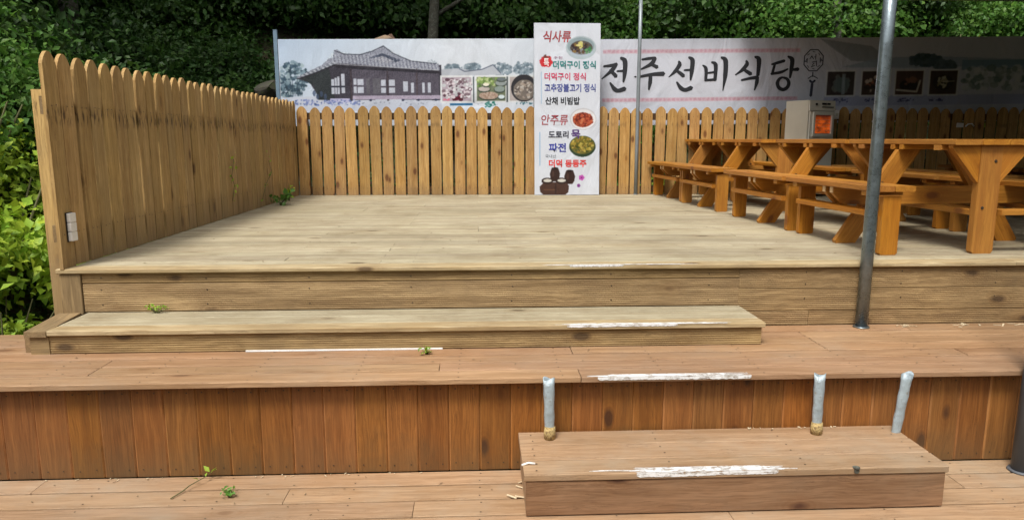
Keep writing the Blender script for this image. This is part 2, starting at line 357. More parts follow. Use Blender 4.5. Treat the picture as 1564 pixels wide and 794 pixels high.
# ------------------------------------------------------------------ bottom step
B = (1.14, 3.15, -.89)
bs = empty('wooden_step', B)
tag(bs, 'short brown timber step in front of the clad wall, three pipe stubs behind it', 'step', 'timber steps')
for (y0, y1) in ((2.905, 3.05), (3.052, 3.215), (3.217, 3.372)):
    plank('plank', bs, 'walk', loc_((1.135, (y0+y1)/2, -.704), B), 1.89, y1-y0-.005, .032, ch=.004, jit=0)
M['bstep'] = wood('red_brown_riser_timber', (.29, .165, .09, 1), (.205, .11, .055, 1), (.24, .16, .10, 1), (.06, .025, .015, 1), knots=.35, stain_amt=.6)
plank('riser_board', bs, 'bstep', loc_((1.135, 2.926, -.803), B), 1.872, .160, .022, rot=(R(90), 0, 0), jit=0)
for x in (.213, 2.057):
    b = MB(); b.box(x-.012-B[0], x+.012-B[0], 2.940-B[1], 3.37-B[1], .004, -.722-B[2]); along(b, 'side_board', 'walk', bs, (0, 1, 0))

# ------------------------------------------------------------------ white paint worn along the nosings
def paint(parent, base, x0, x1, y, z, top, front, dens=1.0):
    """brushed-on, chipped paint on a board edge: thin overlapping lines with frayed ends, and flakes on the front face"""
    b = MB(); L = x1-x0; k = 0; nl = max(3, int(top/.0035))
    for i in range(nl):                                     # long brush lines on the top face
        v0 = y+.0005+top*i/nl; v1 = v0+top/nl*1.06; f = i/nl
        a = x0+random.uniform(-.05, .06)+(.10*random.random() if f > .6 else 0)+(.03 if f < .2 else 0); e = x1+random.uniform(-.09, .05)-(.12*random.random() if f > .6 else 0)
        while a < e:
            ln = random.uniform(.05, .5)*(1 if f < .7 else .5)*dens; c = min(e, a+ln); zz = z+.0010+k*.000004; k += 1
            j = random.uniform(-.0012, .0012)
            b.add([(a+random.uniform(0, .012), v0+j, zz), ((a+c)/2, v0+j-.0005, zz), (c-random.uniform(0, .012), v0+j, zz), (c, v1+j, zz), ((a+c)/2, v1-j, zz), (a, v1+j, zz)], [(0, 1, 2, 3, 4, 5)])
            a = c+(random.uniform(.002, .012) if random.random() < .5+.3*f else -.01)*(1 if dens > .9 else 3)
    x = x0+.02
    while front and x < x1-.02:                             # flakes on the front edge
        ln = random.uniform(.08, .4)
        if random.random() < .8*dens:
            yy = y-.0012-k*.000002; k += 1; zb_ = z-front*random.uniform(.65, .9); m = max(4, int(ln/.008))
            bot = [(x+ln*q/m, yy, zb_+random.uniform(-.0015, .002)+(front*.3 if q in (0, m) else 0)) for q in range(m+1)]
            b.add([(x, yy, z+.0008), (x+ln, yy, z+.0008)]+bot[::-1], [tuple(range(m+3))])
        x += ln*random.uniform(.75, 1.08)
    b.v = [loc_(v, base) for v in b.v]
    return b.build('paint_mark', 'white', parent)
O3 = (0, 0, 0)
paint(ld, O3, .55, 1.28, 3.3068, -.3895, .036, .022)
paint(bs, B, .66, 1.35, 2.9058, -.6875, .046, .026)
paint(dk, O3, .42, 1.30, 4.2077, .0005, .022, .012, .6)
paint(st, (0, 3.83, -.39), .46, 1.36, 3.8008, -.2595, .030, .015, .7)
paint(bs, B, .44, .66, 2.925, -.6875, .010, 0, .5)
b = MB(); b.tube([(1.66-B[0], 2.912-B[1], -.690-B[2]), (1.66-B[0], 2.912-B[1], -.686-B[2])], .016, 12); b.tube([(1.66-B[0], 2.9035-B[1], -.702-B[2]), (1.66-B[0], 2.906-B[1], -.702-B[2])], .012, 10); b.build('knot', 'bark', bs)
b = MB(); b.box(-1.258, -.20, 3.812, 3.823, -.3893, -.383)
tag(b.build('white_strip', 'strip'), 'thin straight white plastic strip lying along the foot of the middle step', 'strip')

# ------------------------------------------------------------------ fences
def picket_mesh(mat, H, Wd=.134, T=.02, slim=.026):
    pts = [(-H*0, -Wd/2)]
    b = MB(); w2 = Wd/2
    head = [(H-.072, w2), (H-.054, w2-.007), (H-.032, w2-.020), (H-.014, w2-.036), (H-.003, w2-.050), (H, w2-.060)]
    poly = [(0, w2)]+head+[(x, -y) for x, y in reversed(head)]+[(0, -w2)]
    b.prism(poly, -T/2, T/2, 'z')
    me = b.mesh('picket'); me.materials.append(M[mat]); return me
UP = Euler((0, R(-90), 0))
def put_picket(me, parent, loc, rot):
    o = obj('picket', me, None, parent, loc, rot); return o
def upright(facing):   # local X -> world Z, local Z (thickness) -> facing axis
    if facing == 'y': m = Matrix(((0, 1, 0), (0, 0, 1), (1, 0, 0)))       # columns: X->z, Y->x, Z->y
    else: m = Matrix(((0, 0, 1), (0, 1, 0), (1, 0, 0)))
    return m.to_euler()
EY, EX = upright('y'), upright('x')
pk = [picket_mesh('picket', h) for h in (1.163, 1.155, 1.171, 1.148)]
M['railm'] = wood('shaded_fence_rail_timber', (.10, .05, .02, 1), (.06, .03, .012, 1), (.06, .04, .02, 1), (.03, .015, .01, 1))  # rail colour darkened for the shade behind the pickets
bf = empty('picket_fence', (0, 9.77, 0)); tag(bf, 'honey brown picket fence running across the back of the deck below the banners', 'fence')
for i in range(72):
    x = -2.30+.1585*i+random.uniform(-.006, .006)
    if x > XR: break
    o = put_picket(random.choice(pk), bf, (x, random.uniform(-.002, .002), .002), EY)
    o.rotation_euler.rotate_axis('Z', random.uniform(-.011, .011))
for z in (1.04, .07):
    b = MB(); b.box(-2.38, XR, .013, .058, z-.045, z+.045); b.build('rail', 'railm', bf)
for x in np.arange(-2.3, XR, 2.2):
    b = MB(); b.box(x-.045, x+.045, .06, .15, -.3, 1.08); along(b, 'fence_post', 'corner', bf, (0, 0, 1))

pl = [picket_mesh('picketL', h) for h in (1.222, 1.216, 1.228)]
lf = empty('picket_fence', (-2.40, 4.22, 0)); tag(lf, 'weathered brown picket fence along the left side of the deck', 'fence')
for i in range(36):
    y = .052+.1555*i+random.uniform(-.004, .004)
    o = put_picket(random.choice(pl), lf, (random.uniform(-.003, .003), y, .003 if i else -.003), EX)
    o.rotation_euler.rotate_axis('Z', random.uniform(-.008, .008))
for z in (.93, .2):
    b = MB(); b.box(-.06, -.0125, .04, 5.55, z-.05, z+.05); along(b, 'rail', 'corner', lf, (0, 1, 0))
for y in (.10, 1.85, 3.7, 5.4):
    b = MB(); b.box(-.135, -.064, y, y+.08, -.9, 1.02); along(b, 'fence_post', 'picketL', lf, (0, 0, 1))

# white plastic fitting on the first picket of the left fence
fx = empty('wall_fitting', (-2.389, 4.305, .235)); tag(fx, 'white plastic three-part fitting screwed to the first picket of the left fence', 'fitting')
b = MB(); b.box(0, .006, -.035, .035, -.085, .085); b.build('back_plate', 'dark', fx)
for k in (-1, 0, 1):
    b = MB(); z = k*.055
    b.prism([(-.028, z-.026), (.028, z-.026), (.030, z-.018), (.030, z+.018), (.028, z+.026), (-.028, z+.026), (-.03, z+.018), (-.03, z-.018)], .006, .026, 'x')
    b.build('block', 'plastic', fx)

# screw and nail heads, too small to pick apart
M['screw'] = plain('rusty_screw_heads', (.07, .05, .035, 1), .5, metal=.5)
def heads(parent, pts, axis, r=.0045):
    b = MB()
    for p in pts:
        q = [(r*math.cos(k*math.pi/3), r*math.sin(k*math.pi/3)) for k in range(6)]
        j = [random.uniform(-.004, .004) for _ in range(2)]
        if axis == 'z': vs = [(p[0]+u+j[0], p[1]+v_+j[1], p[2]) for u, v_ in q]
        elif axis == 'y': vs = [(p[0]+u+j[0], p[1], p[2]+v_+j[1]) for u, v_ in q]
        else: vs = [(p[0], p[1]+u+j[0], p[2]+v_+j[1]) for u, v_ in q]
        b.add(vs, [tuple(range(6))])
    tag(b.build('screw_heads', 'screw', parent), kind='stuff')
heads(ld, [(x, (a+b_)/2+e, -.3885) for x in np.arange(-3.1, 3.9, .5) for a, b_ in zip(yb, yb[1:]) for e in (-.035, .035) if not (-2.4 < x < 1.58 and a > 3.8)], 'z')
heads(ld, [(-3.202+.1525*(k+.5)+e, 3.381, z) for k in range(44) for e in (-.04, .04) for z in (-.46, -.85)], 'y', .004)
heads(wk, [(x, 2.35+.1479*(k+.5)+e, -.8885) for x in np.arange(-3.0, 3.9, .6) for k in range(3, 7) for e in (-.04, .04)], 'z')
heads(bs, [(x-1.14, y-3.15, .2035) for x in (.25, .85, 1.45, 2.02) for y in (2.95, 3.01, 3.10, 3.17, 3.26, 3.33)], 'z')
heads(dk, [(x, 4.33+5.62/45*(k+.5)+e, .0012) for x in np.arange(-2.2, 4.5, .6) for k in range(14) for e in (-.03, .03)], 'z', .0042)
heads(dk, [(x, 4.2325, z) for x in np.arange(-2.2, 4.5, .6) for z in (-.06, -.13, -.22)], 'y', .0045)
heads(bf, [(-2.30+.1585*i+e, -.0135, z) for i in range(60) for e in (-.025, .025) for z in (1.04, .09)], 'y', .0045)
heads(lf, [(.0135, .052+.1555*i+e, z) for i in range(35) for e in (-.025, .025) for z in (.93, .2)], 'x', .0045)

# ------------------------------------------------------------------ posts, pipes, canopy
def steel_post(name, p0, p1, r, mat, label, n=20, group=None):
    o = empty(name, p0); d = Vector(p1)-Vector(p0)
    b = MB(); b.tube([(0, 0, 0), d*.25, d*.5, d*.75, d], r, n); b.build('pole', mat, o, True)
    b = MB(); b.tube([(0, 0, 0), (0, 0, .008)], [r*1.35, r*1.25], n); b.build('base_ring', mat, o, True)
    return tag(o, label, 'post', group)
steel_post('steel_post', (2.33, 4.165, -.389), (2.345, 4.165, 1.786), .036, 'steel', 'thick galvanised steel post rising from the brown deck in front of the picnic tables', group='canopy posts')
steel_post('steel_post', (2.135, 9.70, 0), (2.135, 9.70, 2.555), .024, 'thinsteel', 'thin grey steel post in front of the back fence, crossing the lettered banner', group='canopy posts')
steel_post('steel_post', (2.70, 3.25, -.889), (2.735, 3.25, 1.66), .048, 'darkpipe', 'dark grey post at the right edge, standing on the walkway before the clad wall')
CE = (2.18, 3.30, 0)
cn = empty('canopy', CE); tag(cn, 'lean-to canopy of roof sheets with an added shade sheet on its right side over the picnic tables', 'canopy')
def croof(y): return 1.77+(y-4.05)*.139
b = MB(); n_ = 120; pts = [(i/n_*6.9, .012*math.sin(i*math.pi/1.5)) for i in range(n_+1)]
pts = [(x_, z_) for x_, z_ in pts if x_ > 1.25]; lo = [(x_, z_-.003) for x_, z_ in reversed(pts)]; pl2 = pts+lo; m_ = len(pl2)
b.add([(x_, 0, croof(3.30)+.07+z_) for x_, z_ in pl2]+[(x_, 7.3, croof(10.6)+.07+z_) for x_, z_ in pl2], [tuple(range(m_-1, -1, -1)), tuple(range(m_, 2*m_))]+[(i, (i+1) % m_, (i+1) % m_+m_, i+m_) for i in range(m_)])
b.build('roof_sheet', 'roof', cn)
for y in (0.83, 3.5, 6.37):
    b = MB(); z = croof(y+3.30); b.box(-.02, 6.9, y, y+.05, z, z+.045); b.build('beam', 'thinsteel', cn)
b = MB(); b.box(6.88, 6.9, .8, 7.2, 0, 1.93); b.build('added_shade_sheet', 'roof', cn)  # unseen sheet, added to keep light off the right end of the banner

def stub(x, zt, zb, lean, label, foamh, open_r=.03):
    o = empty('pipe_stub', (x, 3.284, zb)); H = zt-zb
    b = MB()
    n = 18; rings = []
    for k in range(9):
        t = k/8; z = H*t; cx = lean*t; rr = .0235+.003*t+.0018*math.sin(k*2.1+x*5)
        sx = 1+.12*max(0, t-.8)*5; sy = 1-.25*max(0, t-.8)*5
        rings.append([(cx+rr*sx*math.cos(a), rr*sy*.7*math.sin(a), z+(.008*math.sin(a*2+x*9) if k == 8 else 0)) for a in [2*math.pi*i/n for i in range(n)]])
    for k in range(8, 5, -1):     # the inside of the open cut end
        t = k/8; rings.append([(lean*t+(v[0]-lean*t)*.88, v[1]*.85, v[2]-.002) for v in rings[k]])
    vs = [v for r_ in rings for v in r_]
    fs = [(i*n+k, i*n+(k+1) % n, (i+1)*n+(k+1) % n, (i+1)*n+k) for i in range(len(rings)-1) for k in range(n)]
    b.add(vs, fs); b.build('pipe', 'silver', o, True)
    if foamh:
        b = MB(); b.tube([(0, 0, 0), (0, 0, foamh*.5), (.001, 0, foamh)], [.027, .029, .026], 14); b.build('foam_collar', 'foam', o, True)
    return tag(o, label, 'pipe', 'cut pipe stubs at the clad wall')
stub(.337, -.384, -.686, -.006, 'leftmost cut silver pipe stub by the clad wall, notched top and yellow foam foot', .062)
stub(1.655, -.384, -.688, -.002, 'middle cut silver pipe stub by the clad wall, with yellowish foam at its foot', .06)
stub(2.058, -.386, -.687, .032, 'rightmost cut silver pipe stub, leaning by the clad wall at the bottom step end', 0)

# ------------------------------------------------------------------ banners and sign: flat print rastered in the script, held as a colour layer
def raster(wp, hp, s, bgc):
    im = np.zeros((int(hp*s)+1, int(wp*s)+1, 3)); im[:] = bgc
    return im
class Ras:
    def __init__(s, x0, y0, x1, y1, sc, bg):
        s.x0, s.y0, s.sc = x0, y0, sc; s.w = int((x1-x0)*sc)+1; s.h = int((y1-y0)*sc)+1
        s.im = np.zeros((s.h, s.w, 3)); s.im[:] = bg
        s.px, s.py = np.meshgrid(x0+np.arange(s.w)/sc, y0+np.arange(s.h)/sc)
    def put(s, m, c, a=1.):
        m = (m*a)[..., None]; s.im = s.im*(1-m)+np.array(c)*m
    def ell(s, cx, cy, rx, ry, c, a=1.): s.put((((s.px-cx)/rx)**2+((s.py-cy)/ry)**2 < 1).astype(float), c, a)
    def rect(s, x0, y0, x1, y1, c, a=1.): s.put(((s.px >= x0) & (s.px <= x1) & (s.py >= y0) & (s.py <= y1)).astype(float), c, a)
    def polym(s, pts):
        ins = np.zeros(s.px.shape, bool); n = len(pts)
        for i in range(n):
            (xa, ya), (xb, yb_) = pts[i], pts[(i+1) % n]
            if ya == yb_: continue
            ins ^= ((ya > s.py) != (yb_ > s.py)) & (s.px < (xb-xa)*(s.py-ya)/(yb_-ya)+xa)
        return ins.astype(float)
    def poly(s, pts, c, a=1.): s.put(s.polym(pts), c, a)
    def line(s, pts, wd, c, a=1.):
        m = np.zeros(s.px.shape)
        for (xa, ya), (xb, yb_) in zip(pts, pts[1:]):
            dx, dy = xb-xa, yb_-ya; L = dx*dx+dy*dy+1e-9
            t = np.clip(((s.px-xa)*dx+(s.py-ya)*dy)/L, 0, 1)
            d = np.hypot(s.px-xa-t*dx, s.py-ya-t*dy); m = np.maximum(m, np.clip(wd/2-d+.4, 0, 1))
        s.put(m, c, a)
    def blobs(s, n, region, r, cols, a=.9):
        for _ in range(n):
            x, y = region(); rr = random.uniform(*r); s.ell(x, y, rr*random.uniform(.7, 1.5), rr, random.choice(cols), a)
    def in_ell(s, cx, cy, rx, ry):
        def f():
            t = random.uniform(0, 6.283); q = math.sqrt(random.random()); return cx+rx*q*math.cos(t), cy+ry*q*math.sin(t)
        return f
    def in_rect(s, a, b, c, d): return lambda: (random.uniform(a, c), random.uniform(b, d))
    def blur(s, k=1):
        for _ in range(k):
            p = np.pad(s.im, ((1, 1), (1, 1), (0, 0)), 'edge'); s.im = (p[1:-1, 1:-1]*2+p[:-2, 1:-1]+p[2:, 1:-1]+p[1:-1, :-2]+p[1:-1, 2:])/6
    def noise(s, amt):
        n = rng.normal(0, amt, s.im.shape[:2])[..., None]; s.im = np.clip(s.im+n, 0, 1)
def srgb(im): return np.where(im <= .04045, im/12.92, ((im+.055)/1.055)**2.4)
g = N('printed_vinyl'); at_ = g.n('Attribute', attribute_name='ink', attribute_type='GEOMETRY')
g.l(at_.outputs['Color'], g.b.inputs['Base Color']); g.bump(g.noise(g.vmath('MULTIPLY', g.n('NewGeometry').outputs['Position'], (2.2, 1, 1.1)), 1, 3, .5, 1.5), .6, .06); g.b.inputs['Roughness'].default_value = .45; g.b.inputs['Specular IOR Level'].default_value = .3
M['print'] = g.m
PAPER = .74     # how white the vinyl is
def print_mesh(name, ras, XZ, y, parent, base):
    h, w_ = ras.im.shape[:2]; X_, Z_ = XZ(ras.px.ravel(), ras.py.ravel())
    X_ = X_-base[0]; Z_ = Z_-base[2]
    me = bpy.data.meshes.new(name); co = np.stack([X_, np.full(X_.shape, y-base[1]), Z_], 1)
    idx = np.arange(h*w_).reshape(h, w_)
    q = np.stack([idx[1:, :-1].ravel(), idx[1:, 1:].ravel(), idx[:-1, 1:].ravel(), idx[:-1, :-1].ravel()], 1)
    me.vertices.add(len(co)); me.vertices.foreach_set('co', co.ravel())
    me.loops.add(q.size); me.loops.foreach_set('vertex_index', q.ravel().astype(np.int32))
    me.polygons.add(len(q)); me.polygons.foreach_set('loop_start', (np.arange(len(q))*4).astype(np.int32)); me.polygons.foreach_set('loop_total', np.full(len(q), 4, np.int32))
    me.update(calc_edges=True)
    at = me.color_attributes.new('ink', 'FLOAT_COLOR', 'POINT')
    rgba = np.ones((h*w_, 4)); rgba[:, :3] = srgb(np.clip(ras.im.reshape(-1, 3), 0, 1))*PAPER
    at.data.foreach_set('color', rgba.ravel().astype(np.float32))
    return obj(name, me, 'print', parent)

C_ = lambda r, g, b: (r/255, g/255, b/255)
# left banner: old tiled-roof house, trees, three dishes
def XZ_left(px, py): return -2.621+(px-425)*.008674, 2.035-(py-61)*.00858+(px-425)*.00008
r_ = Ras(425, 61, 815, 192, 1.5, C_(222, 230, 242))
r_.put(np.clip(1-(r_.px-425)/260, 0, 1)*.7, C_(176, 200, 230)); r_.put(np.clip((r_.py-61)/90, 0, 1)*.4, C_(226, 232, 242))
tree_c = [C_(60, 85, 105), C_(95, 120, 135), C_(130, 155, 170), C_(45, 65, 80), C_(170, 190, 200)]
r_.blobs(260, r_.in_ell(446, 118, 22, 24), (1.2, 3.2), tree_c, .8)
r_.blobs(120, r_.in_ell(440, 140, 16, 12), (1.0, 2.6), tree_c, .8)
r_.blobs(90, r_.in_ell(655, 100, 12, 8), (.5, 1.3), [C_(150, 165, 180)], .6)
for cx, cy, rx, ry in ((690, 105, 14, 6), (720, 104, 12, 7), (765, 107, 16, 10), (800, 106, 16, 11)):
    r_.blobs(110, r_.in_ell(cx, cy, rx, ry), (1, 2.4), [C_(120, 140, 155), C_(155, 172, 185), C_(100, 118, 132)], .7)
r_.poly([(670, 107), (700, 105), (722, 109), (745, 104), (752, 100), (766, 115), (672, 118)], C_(190, 196, 208)); r_.line([(700, 106), (708, 110), (735, 107), (752, 100), (764, 113)], 1.6, C_(85, 95, 115))
r_.poly([(425, 148), (540, 145), (672, 150), (672, 170), (425, 170)], C_(205, 212, 228))
r_.poly([(449, 119), (470, 114), (498, 97), (515, 90), (600, 98), (672, 100), (672, 152), (668, 154), (600, 152), (508, 153), (490, 152), (482, 146), (470, 126)], C_(62, 60, 72))   # body in shade
r_.poly([(455, 119), (500, 104), (508, 152), (482, 152), (476, 130)], C_(48, 54, 58))
r_.poly([(535, 106), (668, 112), (668, 146), (535, 146)], C_(88, 84, 98))
r_.poly([(449, 118), (462, 112), (490, 99), (500, 90), (507, 88), (509, 77), (514, 76), (522, 82), (545, 84), (565, 80), (578, 73), (584, 71), (596, 82), (625, 94), (668, 98), (670, 108), (640, 107), (580, 102), (540, 98), (512, 97), (480, 110), (456, 119)], C_(150, 155, 172))
r_.poly([(558, 90), (582, 82), (612, 93), (598, 96), (575, 88)], C_(70, 78, 98)); r_.poly([(562, 92), (582, 86), (600, 94), (590, 97)], C_(165, 168, 182))
r_.line([(510, 78), (524, 83), (548, 84), (566, 79), (584, 71), (598, 82), (626, 94), (664, 98)], 1.6, C_(62, 66, 80))
for k in range(60):
    x = 505+k*2.75; yt = 84+max(0, x-540)*.09 if x < 590 else 88+(x-590)*.14
    r_.line([(x, min(yt, 99)), (x+2.4, 99+(x-505)*.05)], .9, C_(88, 92, 110) if k % 2 else C_(205, 208, 218), .75)
for k in range(18): r_.line([(456+k*3, 116-k*1.25), (459+k*3, 117.5-k*1.2)], 1.3, C_(215, 220, 228) if k % 2 else C_(80, 90, 95), .8)
r_.poly([(508, 98), (545, 100), (668, 109), (668, 113), (540, 105), (512, 104)], C_(52, 48, 58))
for x0, x1, y0, y1 in ((503, 507, 121, 143), (508, 511, 119, 143), (512, 515, 117, 143), (518, 523, 113, 142), (537, 541, 120, 129), (543, 552, 121, 130), (537, 541, 132, 142), (543, 552, 133, 142), (579, 586, 122, 131), (579, 586, 134, 142), (591, 600, 122, 131), (591, 600, 134, 142), (613, 620, 125, 140), (625, 629, 127, 142), (642, 646, 127, 142), (651, 655, 127, 142)):
    r_.rect(x0, y0, x1, y1, C_(205, 212, 228), .92)
r_.rect(500, 131, 524, 133, C_(55, 58, 72))
for x in (556, 566, 572): r_.rect(x, 120, x+5, 143, C_(105, 105, 112), .7)
for x, w_ in ((533, 3.5), (589, 3.5), (634, 2.5)): r_.rect(x-w_/2, 105, x+w_/2, 154, C_(58, 50, 60)); r_.rect(x-.5, 108, x+.4, 150, C_(120, 108, 112), .6)
r_.line([(456, 119), (480, 111), (507, 100), (540, 104), (668, 112)], 2.2, C_(38, 36, 46)); r_.line([(512, 98), (545, 100), (668, 108)], 1.2, C_(205, 208, 218), .8)
for k in range(48): r_.line([(512+k*3.2, 99+k*.2), (512+k*3.2, 103+k*.22)], 1.1, C_(40, 40, 52), .8)
for k in range(34): r_.line([(538+k*3.9, 108.5+k*.12), (538+k*3.9, 116)], .7, C_(52, 48, 60), .7)
for k in range(9):
    a_ = random.uniform(0, 3.1); r_.line([(438+k*2.4, 146), (436+k*3+4*math.cos(a_), 128-9*math.sin(a_))], .9, C_(40, 55, 68), .8)
r_.rect(535, 146, 670, 152, C_(178, 168, 190)); r_.rect(500, 150, 530, 156, C_(190, 190, 225))
for x in (562, 612, 636, 663): r_.ell(x, 153, 2.2, 1.8, C_(55, 60, 85))
for x, y in ((476, 142), (481, 147), (487, 143), (493, 147)): r_.ell(x, y, 2.4, 4.5, C_(70, 85, 115), .8)
r_.blobs(160, r_.in_rect(430, 152, 545, 160), (.6, 1.8), [C_(110, 130, 190), C_(80, 100, 150), C_(215, 220, 240), C_(150, 160, 210)], .8)
r_.blobs(40, r_.in_rect(545, 156, 815, 163), (.5, 1.2), [C_(130, 140, 160)], .6)
for x0 in (670, 724, 775): r_.rect(x0, 116, x0+50, 158, C_(228, 232, 236))
for x in (721.5, 774): r_.rect(x-1, 118, x+1, 157, C_(90, 98, 100))
r_.rect(673, 118.5, 718, 155, C_(185, 172, 185)); r_.rect(726.5, 118.5, 771, 155, C_(120, 130, 105)); r_.rect(778, 118.5, 815, 155, C_(190, 180, 178))
r_.blobs(26, r_.in_rect(674, 146, 717, 153), (1.2, 3), [C_(110, 20, 50), C_(230, 120, 150), C_(80, 20, 35)])
r_.blobs(130, r_.in_rect(675, 122, 717, 150), (1.1, 2.8), [C_(240, 240, 245), C_(205, 210, 215), C_(130, 110, 120), C_(90, 60, 75), C_(235, 225, 232)])
r_.blobs(60, r_.in_rect(728, 120, 758, 133), (1, 2.6), [C_(130, 160, 85), C_(90, 120, 60), C_(190, 205, 150)])
for cx, cy, rx, ry, c in ((745, 147, 15, 6, C_(190, 165, 150)), (738, 137, 9, 3.5, C_(205, 195, 190)), (741, 130, 5, 2.5, C_(240, 235, 215)), (764, 128, 8, 4, C_(150, 160, 160)), (762, 137, 8, 4.5, C_(150, 165, 160)), (765, 149, 5, 3, C_(225, 240, 245)), (765, 122, 7, 2.5, C_(110, 120, 125))):
    r_.ell(cx, cy+1.2, rx+1, ry+1, C_(60, 70, 65), .8); r_.ell(cx, cy, rx, ry, c)
r_.blobs(50, r_.in_ell(745, 147, 13, 4.5), (.6, 1.6), [C_(160, 130, 110), C_(215, 195, 180)], .7)
r_.ell(800, 136, 20, 21, C_(50, 48, 54)); r_.ell(801, 139, 17, 16, C_(130, 120, 112)); r_.ell(802, 136, 22, 6, C_(46, 44, 50), .0)
r_.blobs(90, r_.in_ell(800, 139, 14, 13), (1, 2.4), [C_(205, 198, 190), C_(120, 110, 105), C_(175, 160, 148), C_(90, 80, 78)], .85)
r_.rect(685, 158.5, 720, 162, C_(40, 110, 160)); r_.blobs(30, r_.in_rect(738, 157, 755, 165), (.7, 1.5), [C_(30, 120, 110)]); r_.blobs(26, r_.in_rect(788, 157.5, 813, 161), (.5, 1.0), [C_(60, 110, 125)])
r_.blobs(500, r_.in_ell(590, 92, 80, 9), (.4, .9), [C_(110, 115, 132), C_(190, 195, 208), C_(75, 80, 96)], .0)
m_ = r_.polym([(449, 118), (490, 99), (509, 77), (545, 84), (584, 71), (625, 94), (668, 98), (670, 108), (540, 98), (480, 110)]); q_ = rng.normal(0, .11, r_.im.shape[:2]); r_.im = np.clip(r_.im+(m_*q_)[..., None], 0, 1)
m_ = r_.polym([(455, 119), (535, 100), (672, 108), (672, 156), (482, 156)]); q_ = rng.normal(0, .05, r_.im.shape[:2]); r_.im = np.clip(r_.im+(m_*q_)[..., None], 0, 1)
r_.blur(1); r_.noise(.012)
bl = empty('banner', (-.93, 10.0, .9)); tag(bl, 'left banner printed with an old tiled-roof house and three dish photos', 'banner', 'banners above the back fence')
print_mesh('print', r_, XZ_left, 9.985, bl, (-.93, 10.0, .9))
b = MB(); x0, z1 = XZ_left(425, 61); x1, z2 = XZ_left(815, 61); zb_ = XZ_left(600, 192)[1]
b.prism([(x0-.004+.93, zb_-.9-.004), (x1+.004+.93, zb_-.9-.004), (x1+.004+.93, z2-.9+.004), (x0-.004+.93, z1-.9+.004)], -.0125, .02, 'y'); b.build('backing_panel', 'board', bl)
bp = empty('banner_post', (-2.655, 10.0, -1.0)); tag(bp, 'slim blue grey upright at the left end of the house banner', 'post')
b = MB(); b.box(-.024, .024, -.02, .03, -.05, 3.15); b.build('upright', 'bluesteel', bp)
b = MB(); b.box(-.026, .026, -.022, .032, 3.15, 3.16); b.build('end_cap', 'bluesteel', bp)

# right banner
def XZ_right(px, py):
    d = px-917
    return 1.665+d*.0090+d*d*1.86e-7, (2.052-(py-62)*.00866)+d*.00012
r_ = Ras(912, 61, 1575, 192, 1.15, C_(214, 219, 232))
for y in (76, 150):
    r_.rect(921, y, 1221, y+6, C_(215, 175, 188), .7)
    for k in range(300): r_.rect(921+k, y+random.uniform(0, 3), 921+k+.6, y+random.uniform(3, 6), C_(190, 125, 142), .45)
r_.poly([(1250, 62), (1330, 74), (1350, 88), (1352, 100), (1300, 96), (1275, 80)], C_(150, 160, 170), .8)
r_.poly([(1285, 106), (1345, 92), (1420, 90), (1575, 96), (1575, 104), (1400, 108)], C_(160, 180, 200), .8)
r_.blobs(90, r_.in_ell(1415, 96, 24, 9), (2, 5), [C_(70, 95, 110), C_(90, 110, 120), C_(55, 80, 85)], .8)
r_.blobs(60, r_.in_ell(1445, 104, 18, 8), (2, 4), [C_(80, 100, 110), C_(100, 120, 130)], .8)
r_.rect(1472, 96, 1575, 112, C_(120, 155, 175), .8)
r_.blobs(150, r_.in_rect(1475, 108, 1575, 142), (2, 6), [C_(200, 210, 215), C_(150, 165, 160), C_(110, 135, 130), C_(225, 230, 232)], .7)
r_.rect(1262, 150, 1575, 166, C_(150, 160, 205), .5)
for i, x0 in enumerate((1264, 1318, 1370, 1423)):
    r_.rect(x0-1, 110, x0+46, 152, C_(226, 230, 232)); r_.rect(x0+1.5, 113, x0+43.5, 149, [C_(70, 62, 60), C_(80, 66, 60), C_(90, 70, 60), C_(75, 62, 50)][i])
r_.blobs(14, r_.in_ell(1286, 132, 15, 13), (3, 6), [C_(120, 125, 120), C_(60, 55, 55)]); r_.ell(1288, 133, 12, 12, C_(105, 120, 120)); r_.rect(1288, 116, 1293, 148, C_(165, 180, 185), .8)
r_.blobs(26, r_.in_ell(1340, 132, 14, 12), (2, 4), [C_(190, 120, 90), C_(60, 50, 48), C_(220, 200, 180)])
r_.ell(1392, 135, 14, 9, C_(40, 34, 30)); r_.line([(1374, 142), (1405, 145), (1409, 128)], 3, C_(225, 220, 205)); r_.blobs(16, r_.in_ell(1392, 128, 10, 6), (1.5, 3), [C_(140, 100, 80)])
r_.ell(1445, 131, 16, 12, C_(52, 44, 34)); r_.blobs(30, r_.in_ell(1444, 130, 8, 9), (1.2, 2.6), [C_(205, 200, 170), C_(160, 150, 110)]); r_.line([(1444, 130), (1462, 129)], 1.6, C_(200, 195, 170))
for i, x0 in enumerate((1283, 1332, 1386, 1432)): r_.blobs(26, r_.in_rect(x0-8, 155, x0+16, 160), (.6, 1.3), [C_(70, 75, 120)], .8)
r_.blur(1); r_.noise(.01)
br = empty('banner', (4.6, 10.0, .9)); tag(br, 'right banner with six large black brush syllables, fading into the canopy shade', 'banner', 'banners above the back fence')
BR = (4.6, 10.0, .9)
print_mesh('print', r_, XZ_right, 9.985, br, BR)
x0, z0 = XZ_right(912, 61); x1, z1 = XZ_right(1575, 61); zb0 = XZ_right(912, 192)[1]; zb1 = XZ_right(1575, 192)[1]
b = MB(); b.prism([(x0-.004-BR[0], zb0-.004-BR[2]), (x1+.004-BR[0], zb1-.004-BR[2]), (x1+.004-BR[0], z1+.004-BR[2]), (x0-.004-BR[0], z0+.004-BR[2])], -.0125, .02, 'y'); b.build('backing_panel', 'board', br)

